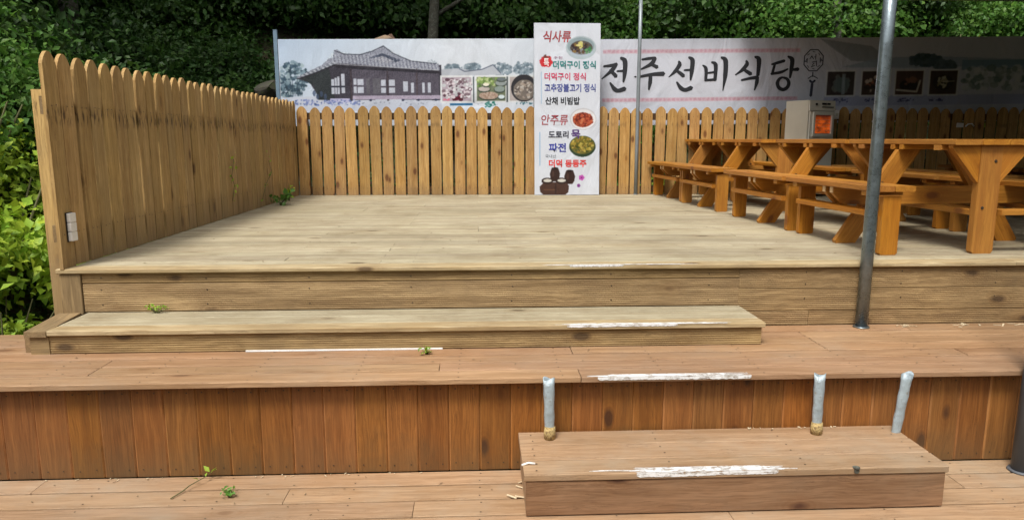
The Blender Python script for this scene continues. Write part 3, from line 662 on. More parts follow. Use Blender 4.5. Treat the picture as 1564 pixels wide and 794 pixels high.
def stroke(b, pts, wd, y, XZ, base, n=14):
    """a brush stroke: smooth centre line with changing width, as a thin solid"""
    P = [np.array(p, float) for p in pts]; P = [2*P[0]-P[1]]+P+[2*P[-1]-P[-2]]; Wd = [wd[0]]+list(wd)+[wd[-1]]
    cl = []
    for i in range(1, len(P)-2):
        for k in range(n):
            t = k/n; a = .5*((2*P[i])+(-P[i-1]+P[i+1])*t+(2*P[i-1]-5*P[i]+4*P[i+1]-P[i+2])*t*t+(-P[i-1]+3*P[i]-3*P[i+1]+P[i+2])*t**3)
            cl.append((a, Wd[i]*(1-t)+Wd[i+1]*t))
    cl.append((P[-2], Wd[-2]))
    L, Rr = [], []
    for i, (p, w_) in enumerate(cl):
        d = cl[min(i+1, len(cl)-1)][0]-cl[max(i-1, 0)][0]; d = d/(np.hypot(*d)+1e-9); nn = np.array((-d[1], d[0]))
        L.append(p+nn*w_/2); Rr.append(p-nn*w_/2)
    d0 = cl[0][0]-cl[2][0]; d0 = d0/np.hypot(*d0); d1 = cl[-1][0]-cl[-3][0]; d1 = d1/np.hypot(*d1)
    pts2 = [cl[0][0]+d0*cl[0][1]*.4]+L+[cl[-1][0]+d1*cl[-1][1]*.4]+Rr[::-1]
    def W3(p): X_, Z_ = XZ(p[0], p[1]); return (X_-base[0], y-base[1], Z_-base[2])
    m = len(L); vs = [W3(p) for p in [pts2[0]]+L+[pts2[m+1]]+Rr]
    fs = [(0, 1, m+2)]+[(1+i, 2+i, m+3+i, m+2+i) for i in range(m-1)]+[(m, m+1, 2*m+1)]
    b.add(vs, fs)
def zc(x, y): return 915+x/4.965, 60+y/4.965
GL = [
 [([(38, 205), (90, 200), (135, 190)], (14, 22, 20)), ([(130, 188), (100, 235), (25, 300)], (26, 28, 8)), ([(85, 235), (110, 258), (132, 282)], (18, 24, 26)), ([(138, 243), (190, 240)], (12, 18)), ([(165, 142), (196, 170), (196, 260), (188, 325)], (18, 32, 28, 12)), ([(88, 330), (120, 375), (150, 390), (200, 376)], (12, 28, 26, 30))],
 [([(325, 157), (370, 150), (420, 146)], (14, 20, 20)), ([(422, 146), (395, 190), (315, 232)], (26, 28, 10)), ([(385, 190), (415, 203), (440, 215)], (14, 22, 26)), ([(272, 286), (282, 287)], (10, 12)), ([(305, 287), (400, 270), (490, 265)], (16, 22, 30)), ([(392, 270), (390, 330), (382, 385)], (24, 26, 12))],
 [([(603, 172), (608, 200), (575, 250), (530, 292)], (14, 28, 24, 6)), ([(585, 240), (615, 262), (642, 284)], (16, 24, 26)), ([(645, 240), (695, 238)], (12, 18)), ([(678, 142), (705, 168), (702, 250), (696, 315)], (16, 30, 28, 12)), ([(592, 330), (625, 375), (660, 390), (705, 374)], (12, 28, 26, 30))],
 [([(785, 203), (810, 232), (812, 320)], (10, 24, 20)), ([(852, 180), (882, 205), (882, 318)], (14, 28, 22)), ([(812, 264), (880, 256)], (12, 16)), ([(806, 318), (884, 313)], (16, 18)), ([(923, 145), (955, 172), (958, 280), (945, 398)], (16, 32, 30, 6))],
 [([(1113, 172), (1118, 200), (1085, 243), (1035, 280)], (14, 28, 24, 8)), ([(1092, 236), (1122, 255), (1152, 274)], (16, 24, 26)), ([(1178, 142), (1208, 168), (1206, 285)], (16, 32, 22)), ([(1083, 320), (1150, 306), (1205, 300)], (14, 20, 26)), ([(1203, 298), (1200, 340), (1186, 398)], (22, 26, 8))],
 [([(1308, 202), (1350, 190), (1402, 175)], (14, 20, 20)), ([(1332, 196), (1322, 240), (1316, 272)], (16, 18, 18)), ([(1308, 274), (1380, 262), (1432, 238)], (18, 20, 12)), ([(1428, 142), (1460, 168), (1458, 240), (1452, 305)], (14, 30, 26, 14)), ([(1460, 245), (1510, 240)], (14, 26)),
  ([(1395, 300), (1370, 315), (1358, 345), (1372, 380), (1405, 395), (1435, 378), (1445, 345), (1430, 315), (1400, 302)], (14, 20, 24, 24, 24, 24, 24, 20, 14))]]
for gl in GL:
    b = MB()
    for i, (pts, wd) in enumerate(gl): stroke(b, [zc(*p) for p in pts], [w_*1.16/4.965 for w_ in wd], 9.983-.0004*i, XZ_right, BR)
    b.build('letter', 'black', br)
# octagonal emblem with a tassel
b = MB(); oc = [(1242+15.5*math.cos(R(22.5+45*k)), 95+17.5*math.sin(R(22.5+45*k))) for k in range(9)]
for i in range(8): stroke(b, [oc[i], oc[i+1]], (1.6, 1.6), 9.982-.0002*i, XZ_right, BR, 3)
for i in range(8):
    q = lambda k, s: (1242+15.5*s*math.cos(R(22.5+45*k)), 95+17.5*s*math.sin(R(22.5+45*k)))
    stroke(b, [q(i+.3, .78), q(i+.7, .72)], (1.2, .8), 9.981-.0001*i, XZ_right, BR, 3)
for i, (p, q) in enumerate([((1239, 88), (1236, 93)), ((1239, 89), (1242, 93)), ((1245, 86), (1245, 94)), ((1243, 90), (1245, 90)), ((1240, 98), (1247, 96)), ((1243, 99), (1240, 103)), ((1246, 97), (1247, 104)), ((1239, 105), (1244, 103)),
                            ((1232, 92), (1232, 99)), ((1252, 91), (1252, 99)), ((1228, 96), (1231, 97)), ((1254, 95), (1257, 96))]):
    stroke(b, [p, q], (1.5, 1.1), 9.9800-.0001*i, XZ_right, BR, 3)
for i, (pts, w_) in enumerate((([(1242, 113), (1242, 120)], 1.6), ([(1235, 123), (1242, 119), (1250, 123)], 1.4), ([(1238, 126), (1242, 129), (1246, 126)], 3.4), ([(1242, 131), (1241, 150)], 4.2))):
    stroke(b, pts, [w_]*len(pts), 9.979-.0002*i, XZ_right, BR, 3)
g = plain('emblem_ink', (.03, .035, .06, 1), .6); M['emblem'] = g
b.build('emblem', 'emblem', br)

# ------------------------------------------------------------------ upright menu sign
SG = (1.165, 9.64, 0)
def XZ_s(px, py): return .742+(px-815)*.00861+(py-36)*.00008, 2.213-(py-36)*.00842
sg = empty('menu_sign', SG); tag(sg, 'tall white menu sign with coloured Korean lettering and dish photos, leaning on the back fence', 'sign')
r_ = Ras(815, 36, 914.5, 298, 1.7, C_(222, 228, 240))
r_.rect(824.5, 108, 825.6, 157, C_(165, 195, 225)); r_.rect(821.5, 200, 823.5, 252, C_(165, 195, 225))
r_.ell(885.5, 72, 23, 17.5, C_(185, 200, 208)); r_.ell(885, 69.5, 20.5, 13, C_(150, 168, 175)); r_.ell(886, 72, 17, 10.5, C_(95, 88, 82)); r_.ell(886, 79, 18, 6, C_(190, 205, 225), .5)
r_.blobs(70, r_.in_ell(884, 73, 14, 8), (1, 2.4), [C_(60, 40, 35), C_(90, 75, 50), C_(150, 120, 70), C_(50, 45, 60), C_(110, 85, 60)])
r_.blobs(16, r_.in_ell(884, 68, 5, 4), (1, 2.2), [C_(215, 210, 120), C_(235, 225, 160)]); r_.blobs(26, r_.in_ell(897, 75, 5, 5), (.8, 1.8), [C_(60, 130, 80), C_(110, 160, 110)])
r_.blobs(40, r_.in_ell(833, 93, 8, 7), (2, 3.5), [C_(205, 40, 50), C_(215, 60, 65)]); r_.blobs(10, r_.in_ell(833, 86, 5, 3), (1, 1.6), [C_(70, 60, 60), C_(120, 60, 50)])
r_.ell(889.5, 180, 20.5, 17, C_(205, 205, 212)); r_.ell(889.5, 180, 19, 15, C_(232, 232, 236)); r_.ell(889, 181, 15.5, 11.5, C_(165, 75, 50))
r_.blobs(110, r_.in_ell(889, 180, 14.5, 10.5), (.9, 2.4), [C_(190, 90, 60), C_(140, 50, 35), C_(215, 130, 90), C_(110, 40, 30)])
r_.ell(888.5, 222, 20.5, 16.5, C_(45, 65, 45)); r_.ell(888.5, 220, 19, 14, C_(110, 105, 45))
r_.blobs(150, r_.in_ell(888.5, 219.5, 17, 12), (.8, 2.2), [C_(170, 150, 60), C_(120, 110, 40), C_(200, 180, 90), C_(70, 80, 35), C_(150, 120, 50)])
def jar(cx, cy, rx, ry, c=C_(58, 40, 36)):
    r_.poly([(cx-rx*.6, cy-ry), (cx+rx*.6, cy-ry), (cx+rx*.72, cy-ry*.75), (cx+rx, cy-ry*.1), (cx+rx*.85, cy+ry*.55), (cx+rx*.5, cy+ry), (cx-rx*.5, cy+ry), (cx-rx*.85, cy+ry*.55), (cx-rx, cy-ry*.1), (cx-rx*.72, cy-ry*.75)], c)
    r_.ell(cx-rx*.35, cy-ry*.1, rx*.2, ry*.45, C_(105, 80, 72), .5); r_.ell(cx, cy-ry*.9, rx*.6, ry*.13, C_(35, 25, 24))
jar(846, 266, 8, 11); jar(869, 270, 8.5, 11)
r_.poly([(822, 285), (828, 279), (862, 277), (868, 284), (867, 294), (862, 298), (828, 298), (823, 293)], C_(78, 54, 46))
for cx in (834, 856): r_.ell(cx, 276, 9, 5, C_(50, 36, 34)); r_.ell(cx+.5, 275.5, 6.5, 2.6, C_(215, 212, 205))
r_.rect(828, 289, 846, 291, C_(135, 95, 70), .5); r_.rect(846, 280, 848, 297, C_(45, 30, 28), .6)
for cx, cy, rr, c in ((887.5, 271, 3.4, C_(200, 90, 190)), (883, 283.5, 2.2, C_(135, 70, 150))):
    for k in range(5): r_.ell(cx+rr*.75*math.cos(k*1.257), cy+rr*.75*math.sin(k*1.257), rr*.62, rr*.62, c)
    r_.ell(cx, cy, rr*.35, rr*.35, C_(120, 40, 110))
r_.blur(1); r_.noise(.008)
print_mesh('print', r_, XZ_s, 9.625, sg, SG)
b = MB(); z1 = 2.213; xa, xb_ = XZ_s(815, 36)[0]-SG[0], XZ_s(914.5, 36)[0]-SG[0]; xc, xd = XZ_s(815, 298)[0]-SG[0], XZ_s(914.5, 298)[0]-SG[0]
b.prism([(xc-.004, .004), (xd+.004, .004), (xb_+.004, z1+.004), (xa-.004, z1+.004)], -.0125, .028, 'y'); b.build('panel', 'board', sg)

ink = {}
def inkmat(c):
    if c not in ink: ink[c] = 'ink_%d' % len(ink); M[ink[c]] = plain('sign_ink', srgb(np.array(c)/255.).tolist()+[1], .6, var=.06)
    return ink[c]
def text(s, px0, px1, py0, py1, c, bold=0., y=9.622, parent=sg, base=SG, XZ=XZ_s, name='lettering', shear=0):
    cu = bpy.data.curves.new('txt', 'FONT'); cu.body = s; cu.offset = bold; cu.resolution_u = 3; cu.shear = shear
    to = bpy.data.objects.new('txt', cu); COL.objects.link(to)
    bpy.context.view_layer.update()
    me = bpy.data.meshes.new_from_object(to.evaluated_get(bpy.context.evaluated_depsgraph_get()))
    bpy.data.objects.remove(to)
    co = np.empty(len(me.vertices)*3); me.vertices.foreach_get('co', co); co = co.reshape(-1, 3)
    if not len(co): return
    mn, mx = co.min(0), co.max(0)
    u = px0+(co[:, 0]-mn[0])/(mx[0]-mn[0])*(px1-px0); v = py1-(co[:, 1]-mn[1])/(mx[1]-mn[1])*(py1-py0)
    X_, Z_ = XZ(u, v); co = np.stack([X_-base[0], np.full(len(u), y-base[1]), Z_-base[2]], 1)
    me.vertices.foreach_set('co', co.ravel()); me.update(); me.materials.clear()
    return obj(name, me, inkmat(c), parent)
text('식사류', 828, 870, 47, 64, (150, 55, 60), .02, shear=.15)
text('특', 829, 837, 88, 100, (245, 235, 235), .01)
text('추천', 844, 857, 85, 89, (140, 70, 110))
text('더덕구이 정식', 843, 908, 91.5, 103.5, (35, 120, 120), .03)
text('더덕구이 정식', 830, 893, 109.5, 121, (190, 60, 95), .025)
text('고추장불고기 정식', 830, 908, 126, 138.5, (65, 75, 140), .025)
text('산채 비빔밥', 831, 884, 146, 158, (30, 35, 45), .03)
text('안주류', 825, 866, 173, 189, (150, 60, 70), .01, shear=.12)
text('도토리', 836, 867, 198, 209.5, (40, 42, 60), .03)
text('묵', 871, 885, 196, 210, (75, 45, 110), .025)
text('파전', 836.5, 863, 217, 231, (40, 50, 140), .03)
text('국내산', 831, 848, 234.5, 240, (90, 100, 110))
text('더덕 동동주', 836.5, 895, 242.5, 254.5, (200, 65, 65), .035)

# ------------------------------------------------------------------ heater behind the tables
HT = (4.42, 9.25, 0)
ht = empty('heater', HT, R(24)); tag(ht, 'cream coloured standing heater with a glowing orange window, behind the picnic tables', 'heater')
b = MB(); b.box(-.24, .24, 0, .36, .03, 1.23); ob = b.build('cabinet', 'cream', ht)
b = MB(); b.box(-.22, .22, -.02, 0-.001, .06, 1.09); b.build('front_panel', 'creamL', ht)
b = MB(); b.prism([(-.02, 1.10), (-.001, 1.095), (-.001, 1.225), (-.012, 1.225)], -.232, .232, 'x'); b.build('control_panel', 'creamL', ht)
b = MB()
for (a0, a1, c0, c1) in ((-.18, .18, 1.045, 1.075), (-.18, .18, .775, .81), (-.18, -.15, .81, 1.045), (.15, .18, .81, 1.045)): b.box(a0, a1, -.045, -.0215, c0, c1)
b.build('window_frame', 'creamL', ht)
b = MB(); b.box(-.15, .15, -.0235, -.0212, .81, 1.045); b.build('window_recess', 'dark', ht)
g = N('glowing_heater_glass'); tc = g.n('TexCoord').outputs['Object']; sp = g.n('SeparateXYZ'); g.l(tc, sp.inputs[0])
nn = g.noise(g.vmath('MULTIPLY', tc, (9, 1, 14)), 1, 4)
cc = g.mix(g.math('MULTIPLY', g.mapr(sp.outputs[2], 1.04, .97), g.mapr(nn, .3, .6)), (.12, .02, .01, 1), (.95, .16, .02, 1))
g.l(cc, g.b.inputs['Base Color']); g.l(cc, g.b.inputs['Emission Color']); g.b.inputs['Emission Strength'].default_value = .2; g.b.inputs['Roughness'].default_value = .2; M['glow'] = g.m
b = MB(); b.box(-.145, .145, -.027, -.0240, .815, 1.04); b.build('glass', 'glow', ht)
b = MB()
for k in range(4): b.box(-.145, .145, -.032, -.029, .85+.045*k, .853+.045*k)
b.build('guard_bars', 'signedge', ht)
b = MB()
for x0, x1, z0, z1 in ((-.02, .035, 1.175, 1.198), (.04, .06, 1.175, 1.198), (.075, .13, 1.175, 1.198), (-.02, .19, 1.14, 1.152)): b.box(x0, x1, -.026, -.0215 if z0 < 1.15 else -.018, z0, z1)
b.build('printed_name', 'black', ht)
for x in (-.12,):
    b = MB(); b.tube([(x, -.012, 1.18), (x, -.03, 1.18)], .014, 10); b.build('knob', 'dark', ht)
for x in (-.2, .2):
    b = MB(); b.box(x-.03, x+.03, .03, .33, 0.002, .03); b.build('foot', 'dark', ht)

# small things on the back fence at the right
sb = empty('switch_box', (4.86, 9.757, 1.07)); tag(sb, 'small white switch box fixed to the back fence beside the heater', 'box')
b = MB(); b.box(-.035, .035, -.03, 0, -.06, .06); b.build('case', 'plastic', sb); b = MB(); b.box(-.015, .015, -.036, -.031, -.02, .02); b.build('switch', 'cream', sb)
ps = empty('cable_clip', (6.62, 9.757, .93)); tag(ps, 'pale plastic clip and curled strap nailed to the dark right part of the fence', 'clip')
b = MB(); b.box(-.05, .04, -.012, 0, -.03, .03); b.build('clip', 'plastic', ps)
b = MB(); b.tube([(.07, -.01, -.02), (.10, -.02, .015), (.15, -.02, .02), (.19, -.01, -.015)], .010, 6); b.build('strap', 'plastic', ps, True)

# ------------------------------------------------------------------ picnic tables
def make_table():
    """origin at the middle of the near end, on the deck; long axis along +Y (1.22 m)"""
    t = empty('picnic_table')
    def pk_(name, c, L, Wd, T, rot=(0, 0, 0), ch=.004): return obj(name, plank_mesh(L, Wd, T, 'table', ch), None, t, c, rot)
    LY = (0, 0, R(90)); L = 1.22
    for k in range(3): pk_('top_board', (-.187+.187*k, L/2, .722), L, .183, .036, LY)
    for y in (.17, 1.05): pk_('cleat', (0, y, .686), .555, .075, .034)
    for s in (-1, 1):
        for k in (0, 1): pk_('seat_board', (s*(.585+.138*k), L/2, .428), L, .134, .036, LY)
        for y in (.14, 1.08): pk_('seat_cleat', (s*.654, y, .394), .25, .06, .03)
        for y in (.05, 1.13):
            b = MB(); x = s*.65; w_ = .060
            b.prism([(x-w_, .012), (x-w_+.012, 0), (x+w_-.012, 0), (x+w_, .012), (x+w_, .378), (x-w_, .378)], y-.0225, y+.0225, 'y'); along(b, 'bench_leg', 'tleg', t, (0, 0, 1))
        pk_('lower_rail', (s*.70, .59, .262), 1.03, .10, .038, LY)
        # splayed leg of the middle frame
        b = MB(); b.prism([(s*.70, .02), (s*.695, .0), (s*.55, .0), (s*.115, .668), (s*.275, .668)], .6-.022, .6+.022, 'y'); along(b, 'splayed_leg', 'table', t, (s*.43, 0, -.668))
    bm_ = MB(); bm_.tube([(0, 0, 0), (0, -.005, 0)], [.011, .009], 8); bme = bm_.mesh('bolt'); bme.materials.append(M['screw'])
    for s in (-1, 1):
        for dx, z in ((-.38, .43), (-.345, .40)): obj('bolt', bme, None, t, (s*-dx, .5785, z))
    for z in (.30, .60): obj('bolt', bme, None, t, (0.03 if z > .5 else -.03, .0305, z))
    for y in (.55, .65):
        b = MB(); b.prism([(-.77, .40), (-.765, .36), (-.69, .285), (.69, .285), (.765, .36), (.77, .40), (.77, .41), (-.77, .41)], y-.02, y+.02, 'y'); b.build('cross_beam', 'table', t)
        pk_('cleat', (0, y, .686), .56, .045, .034)
    for s in (-1, 1):
        for y in (.55, .65): b = MB(); b.box(s*.773-.003, s*.773+.003, y-.017, y+.017, .368, .408); b.build('end_face', 'endgrain', t)
    for y in (.055, 1.16):
        b = MB(); b.prism([(-.074, .016), (-.06, 0), (.06, 0), (.074, .016), (.074, .703), (-.074, .703)], y-.025, y+.025, 'y'); along(b, 'table_leg', 'tleg', t, (0, 0, 1))
        for s in (-1, 1):
            b = MB(); b.prism([(s*.076, .46), (s*.076, .703), (s*.27, .703), (s*.27, .685)], y-.02, y+.02, 'y'); along(b, 'brace', 'table', t, (s*.19, 0, .24))
    pk_('foot_rail', (0, .6, .267), 1.04, .14, .04, LY)
    pk_('side_rail', (.33, .055, .27), .49, .12, .035)
    return t
tb = make_table()
spots = [(3.30, 4.49, -2.6), (3.235, 5.76, -2.9), (3.165, 7.32, -2.7), (3.13, 8.53, -2.5), (4.98, 5.80, -1.5), (4.94, 7.06, -2.2)]
labs = ['orange pine picnic table nearest the camera, right behind the thick steel post',
        'orange pine picnic table second from the front in the row beside the thick post',
        'orange pine picnic table third from the front in the left row, before the rearmost',
        'orange pine picnic table at the far end of the left row, by the back fence',
        'front picnic table of the right-hand row in the shade under the canopy',
        'rear picnic table of the right-hand row, in deep shade right of the heater']
for i, ((x, y, a), lb) in enumerate(zip(spots, labs)):
    o = tb if i == 0 else copy_tree(tb)
    o.location = (x, y, .001); o.rotation_euler = (0, 0, R(-a)); tag(o, lb, 'picnic table', 'picnic tables on the deck')

# ------------------------------------------------------------------ foliage
def leaf_cloud(cent, nrm, size, droop=.3):
    """folded pointed leaves: 4 triangles each"""
    n = len(cent); u = rng.normal(size=(n, 3)); u += nrm*.2; u[:, 2] -= droop; u /= np.linalg.norm(u, axis=1)[:, None]
    up = nrm*.8+rng.normal(size=(n, 3))*.45+np.array((0, -.15, .5)); s_ = np.cross(u, up); s_ /= np.linalg.norm(s_, axis=1)[:, None]+1e-9
    nn = np.cross(s_, u); L = size*rng.uniform(.45, 1.5, n)[:, None]; Wd = L*rng.uniform(.24, .36, n)[:, None]
    a = cent; b_ = cent+u*L*.45+s_*Wd+nn*L*.08; c = cent+u*L-nn*L*.12; d = cent+u*L*.45-s_*Wd+nn*L*.08; m = cent+u*L*.5-nn*L*.03
    V = np.stack([a, b_, c, d, m], 1).reshape(-1, 3); k = np.arange(n)[:, None]*5
    F = np.concatenate([k+np.array([[0, 1, 4]]), k+np.array([[1, 2, 4]]), k+np.array([[2, 3, 4]]), k+np.array([[3, 0, 4]])], 0)
    return V, F
def np_mesh(name, V, F, mat):
    me = bpy.data.meshes.new(name); me.vertices.add(len(V)); me.vertices.foreach_set('co', V.ravel().astype(np.float32))
    me.loops.add(F.size); me.loops.foreach_set('vertex_index', F.ravel().astype(np.int32)); me.polygons.add(len(F))
    me.polygons.foreach_set('loop_start', (np.arange(len(F))*3).astype(np.int32)); me.polygons.foreach_set('loop_total', np.full(len(F), 3, np.int32))
    me.update(calc_edges=True); me.materials.append(M[mat]); return me
def shrub_mesh(mat, rx, ry, rz, clumps, per, size, spread=.16, low=.0):
    d = rng.normal(size=(clumps, 3)); d[:, 2] = np.abs(d[:, 2])-low; d /= np.linalg.norm(d, axis=1)[:, None]
    rad = rng.uniform(.45, 1.05, clumps)[:, None]**.6
    cc = d*rad*np.array((rx, ry, rz)); P = np.repeat(cc, per, 0)+rng.normal(size=(clumps*per, 3))*spread*np.array((1, 1, .6)); nr = np.repeat(d, per, 0)
    V, F = leaf_cloud(P, nr, size); return np_mesh('foliage', V, F, mat)
SH = {('leaf_dark', k): shrub_mesh('leaf_dark', 1.15, .9, 1.0, 200, 50, .072, .16) for k in range(2)}
SH.update({('leaf_mid', k): shrub_mesh('leaf_mid', 1.0, .8, .8, 160, 46, .066, .14) for k in range(2)})
SH[('leaf_lime', 0)] = shrub_mesh('leaf_lime', .6, .6, .5, 110, 26, .07, .09)
SH[('leaf_lime', 1)] = shrub_mesh('leaf_lime', .5, .7, .6, 110, 26, .06, .09)
def stems_mesh():
    b = MB()
    for k in range(6):
        a = random.uniform(0, 6.28); q = random.uniform(.25, .6)
        b.tube([(0, 0, -.35), (q*.4*math.cos(a), q*.4*math.sin(a), .2), (q*math.cos(a), q*math.sin(a), .7)], [.02, .014, .005], 5)
    return b.mesh('stem', True)
STEM = stems_mesh(); STEM.materials.append(M['stem'])
def shrub(kind, var, x, y, s, lab, dz=0, sz=1):
    z = float(hill_h(np.array(x), np.array(y)))
    t = empty('shrub', (x, y, z+dz), random.uniform(0, 6.28)); t.scale = (s, s, s*sz)
    obj('foliage', SH[(kind, var)], None, t); obj('stem', STEM, None, t)
    return tag(t, lab, 'shrub', 'shrubs on the hillside')
COLS = [(-8.0, 'behind the near end of the left fence'), (-6.7, 'behind the left fence near its front third'), (-5.4, 'behind the middle of the left fence'), (-4.1, 'just left of the blue grey banner post'),
        (-2.8, 'over the printed trees of the house banner'), (-1.5, 'over the printed roof ridge of the house banner'), (-.2, 'over the dish photos of the house banner'), (1.1, 'right behind the top of the menu sign'),
        (2.4, 'beside the thin grey post'), (3.7, 'over the third and fourth brush syllables'), (5.0, 'over the last brush syllable'), (6.3, 'over the octagon emblem'), (7.6, 'right of the thick steel post'), (8.9, 'over the right end of the lettered banner'), (10.2, 'beyond the right edge of the banner')]
for ci, (cx, ph) in enumerate(COLS):
    for row, (yy, ss) in enumerate(((12.2, 1.0), (13.7, 1.35))):
        if cx == -1.5 and row == 0: continue
        kind = 'leaf_mid' if (cx > 2 and (ci+row) % 3 != 1) else 'leaf_dark'
        if cx in (3.7, 7.6) and row == 0: kind = 'leaf_lime'
        nm = {'leaf_mid': 'mid green leafy shrub', 'leaf_dark': 'dark green leafy shrub', 'leaf_lime': 'bright green leafy shrub'}[kind]
        shrub(kind, random.randint(0, 1), cx+random.uniform(-.2, .2), yy+random.uniform(-.2, .2), ss*random.uniform(.92, 1.1)*(1.6 if kind == 'leaf_lime' else 1), nm+(' low on slope ' if row == 0 else ' higher on slope ')+ph)
for x, s_, k, ph in ((1.9, .5, 'leaf_mid', 'just right of the menu sign'), (2.95, .55, 'leaf_lime', 'above the second brush syllable'), (4.2, .45, 'leaf_mid', 'above the fourth brush syllable'), (5.5, .6, 'leaf_lime', 'above the heater'), (6.7, .55, 'leaf_mid', 'behind the top of the thick post'), (7.9, .7, 'leaf_lime', 'above the dark banner corner')):
    shrub(k, random.randint(0, 1), x, 11.35, s_, 'small bush over the banner edge '+ph)
for x, y, s_, k, lb in ((-3.35, 3.9, .6, 'leaf_lime', 'lime green plant beside the left end of the middle step'), (-3.15, 4.75, .55, 'leaf_lime', 'lime green plant against the outer side of the first fence pickets'),
        (-3.75, 4.9, .8, 'leaf_lime', 'low yellowish plant at the left edge under the lime bush'), (-4.3, 6.2, 1.0, 'leaf_lime', 'lime bush at the left edge above the plastic fitting level'), (-5.2, 7.6, 1.15, 'leaf_mid', 'mid green shrub at the left edge level with the fence rail'), (-3.9, 4.6, .9, 'leaf_lime', 'bushy lime plant at the left edge, level with the upper deck front'), (-3.7, 5.6, .95, 'leaf_lime', 'tall lime plant on the bank behind the near fence post'), (-3.5, 6.8, .9, 'leaf_mid', 'mid green shrub close outside the left fence'),
        (-4.7, 5.6, 1.0, 'leaf_mid', 'mid green shrub at the left edge above the lime plants'), (-4.6, 7.0, 1.1, 'leaf_mid', 'broad mid green shrub halfway up the left bank'), (-4.1, 8.3, 1.0, 'leaf_dark', 'dark shrub close behind the middle of the side fence'),
        (-5.6, 6.6, 1.1, 'leaf_mid', 'mid green shrub high at the left edge'), (-5.6, 8.2, 1.2, 'leaf_dark', 'dark shrub on the left bank behind the fence tips'), (-4.6, 9.8, 1.1, 'leaf_dark', 'dark shrub behind the far third of the side fence'), (-3.6, 10.6, .8, 'leaf_dark', 'dark shrub filling the corner behind both fences'),
        (-6.8, 7.6, 1.3, 'leaf_dark', 'large dark shrub at the upper left corner'), (-6.6, 9.6, 1.35, 'leaf_dark', 'large dark shrub high on the bank above the side fence'), (-5.6, 10.9, 1.2, 'leaf_dark', 'dark rounded shrub high behind the far fence tips'), (-8.0, 9.0, 1.4, 'leaf_dark', 'large dark shrub beyond the upper left corner'), (-7.2, 11.4, 1.3, 'leaf_dark', 'dark shrub topmost on the left bank')):
    shrub(k, random.randint(0, 1), x, y, s_*(1.25 if k == 'leaf_lime' else 1), lb, dz=.1)
# leafy ground cover over the slope: nobody could count it
n = 60000; gx_ = rng.uniform(-9, 12, n); gy_ = rng.uniform(10.7, 15.5, n)
m_ = rng.random(n) < .35; gx_[m_] = rng.uniform(-7, -3.0, m_.sum()); gy_[m_] = rng.uniform(3.3, 11, m_.sum())
cz = hill_h(gx_, gy_)+rng.uniform(0, .14, n)
keep = (cz > -1.0) | (gx_ < -3.0)
P = np.stack([gx_, gy_, cz], 1)[keep]
V, F = leaf_cloud(P, np.tile(np.array((0, -.3, 1.)), (len(P), 1)), .085, 0)
tag(obj('ground_cover', np_mesh('ground_cover', V, F, 'leaf_dark')), 'low leafy ground cover spreading over the hillside', kind='stuff')
# rocks showing between the shrubs
def rock(x, y, z, s, lab, mat='rock', seed=0):
    bm = bmesh.new(); bmesh.ops.create_icosphere(bm, subdivisions=3, radius=1); rr = random.Random(seed)
    pl_ = [Vector((rr.uniform(-1, 1), rr.uniform(-1, 1), rr.uniform(-1, 1))).normalized() for _ in range(9)]
    for v in bm.verts:
        for p in pl_:
            d = v.co.dot(p)
            if d > .52: v.co -= p*(d-.52)*.97
        v.co = Vector((v.co.x*s[0], v.co.y*s[1], v.co.z*s[2]))
    me = bpy.data.meshes.new('rock'); bm.to_mesh(me); bm.free()
    o = obj('rock', me, mat, None, (x, y, z), (0, 0, rr.uniform(-.6, .6))); return tag(o, lab, 'rock')
M['rock2'] = plain('red_brown_rock', (.10, .055, .035, 1), .85, nscale=4, var=.35, bump=.8, c2=(.17, .10, .06, 1), thr=(.5, .62))
M['rock3'] = plain('pale_brown_rock', (.30, .21, .14, 1), .85, nscale=6, var=.3, bump=.6)
rock(-1.30, 10.85, 2.02, (.40, .3, .24), 'large red brown rock showing above the left banner', 'rock2', 3)
rock(-1.32, 10.58, 2.13, (.15, .1, .06), 'small pale flat rock wedged against the red brown rock above the banner', 'rock3', 5)
rock(-3.02, 10.85, 1.42, (.32, .3, .18), 'grey brown rock half hidden left of the house banner', 'rock', 8)
rock(-3.0, 4.05, -.72, (.2, .22, .14), 'bluish grey stone among lime plants left of the middle step', 'rock', 11)
# trees above the frame: their trunks stand on the slope and their crowns shade it
def tree(x, y, h, lab, crown, r=.12, lean=(0, 0)):
    z = float(hill_h(np.array(x), np.array(y)))-.2
    t = empty('tree', (x, y, z)); b = MB()
    top = Vector((lean[0], lean[1], h)); b.tube([(0, 0, 0), (lean[0]*.2, lean[1]*.2, h*.3), (lean[0]*.55, lean[1]*.5, h*.6), top], [r*1.25, r, r*.75, r*.35], 12)
    for k in range(7):
        a = k*2.4; s0 = Vector((lean[0]*.6, lean[1]*.6, h*(.5+.06*k))); q = 1.5-.1*k
        b.tube([s0, s0+Vector((math.cos(a)*q*.5, math.sin(a)*q*.5, .45)), s0+Vector((math.cos(a)*q, math.sin(a)*q, .6))], [r*.4, r*.25, r*.08], 7)
    b.build('trunk', 'bark', t, True)
    o = obj('crown', crown, None, t, (lean[0], lean[1], h-.5)); return tag(t, lab, 'tree')
crown = shrub_mesh('leaf_dark', 2.3, 2.1, 1.5, 330, 34, .13, .28, low=.6); crown.name = 'crown'
tree(-.78, 11.4, 5.6, 'pale barked tree standing on the slope above the house banner', crown, .09, (.3, .2))
tree(6.2, 12.3, 5.8, 'dark trunked tree on the slope above the octagon emblem of the right banner', crown, .075, (0, 1.2))
tree(-5.6, 10.6, 5.0, 'tree on the slope left of the banners, its crown above the picture', crown, .12)

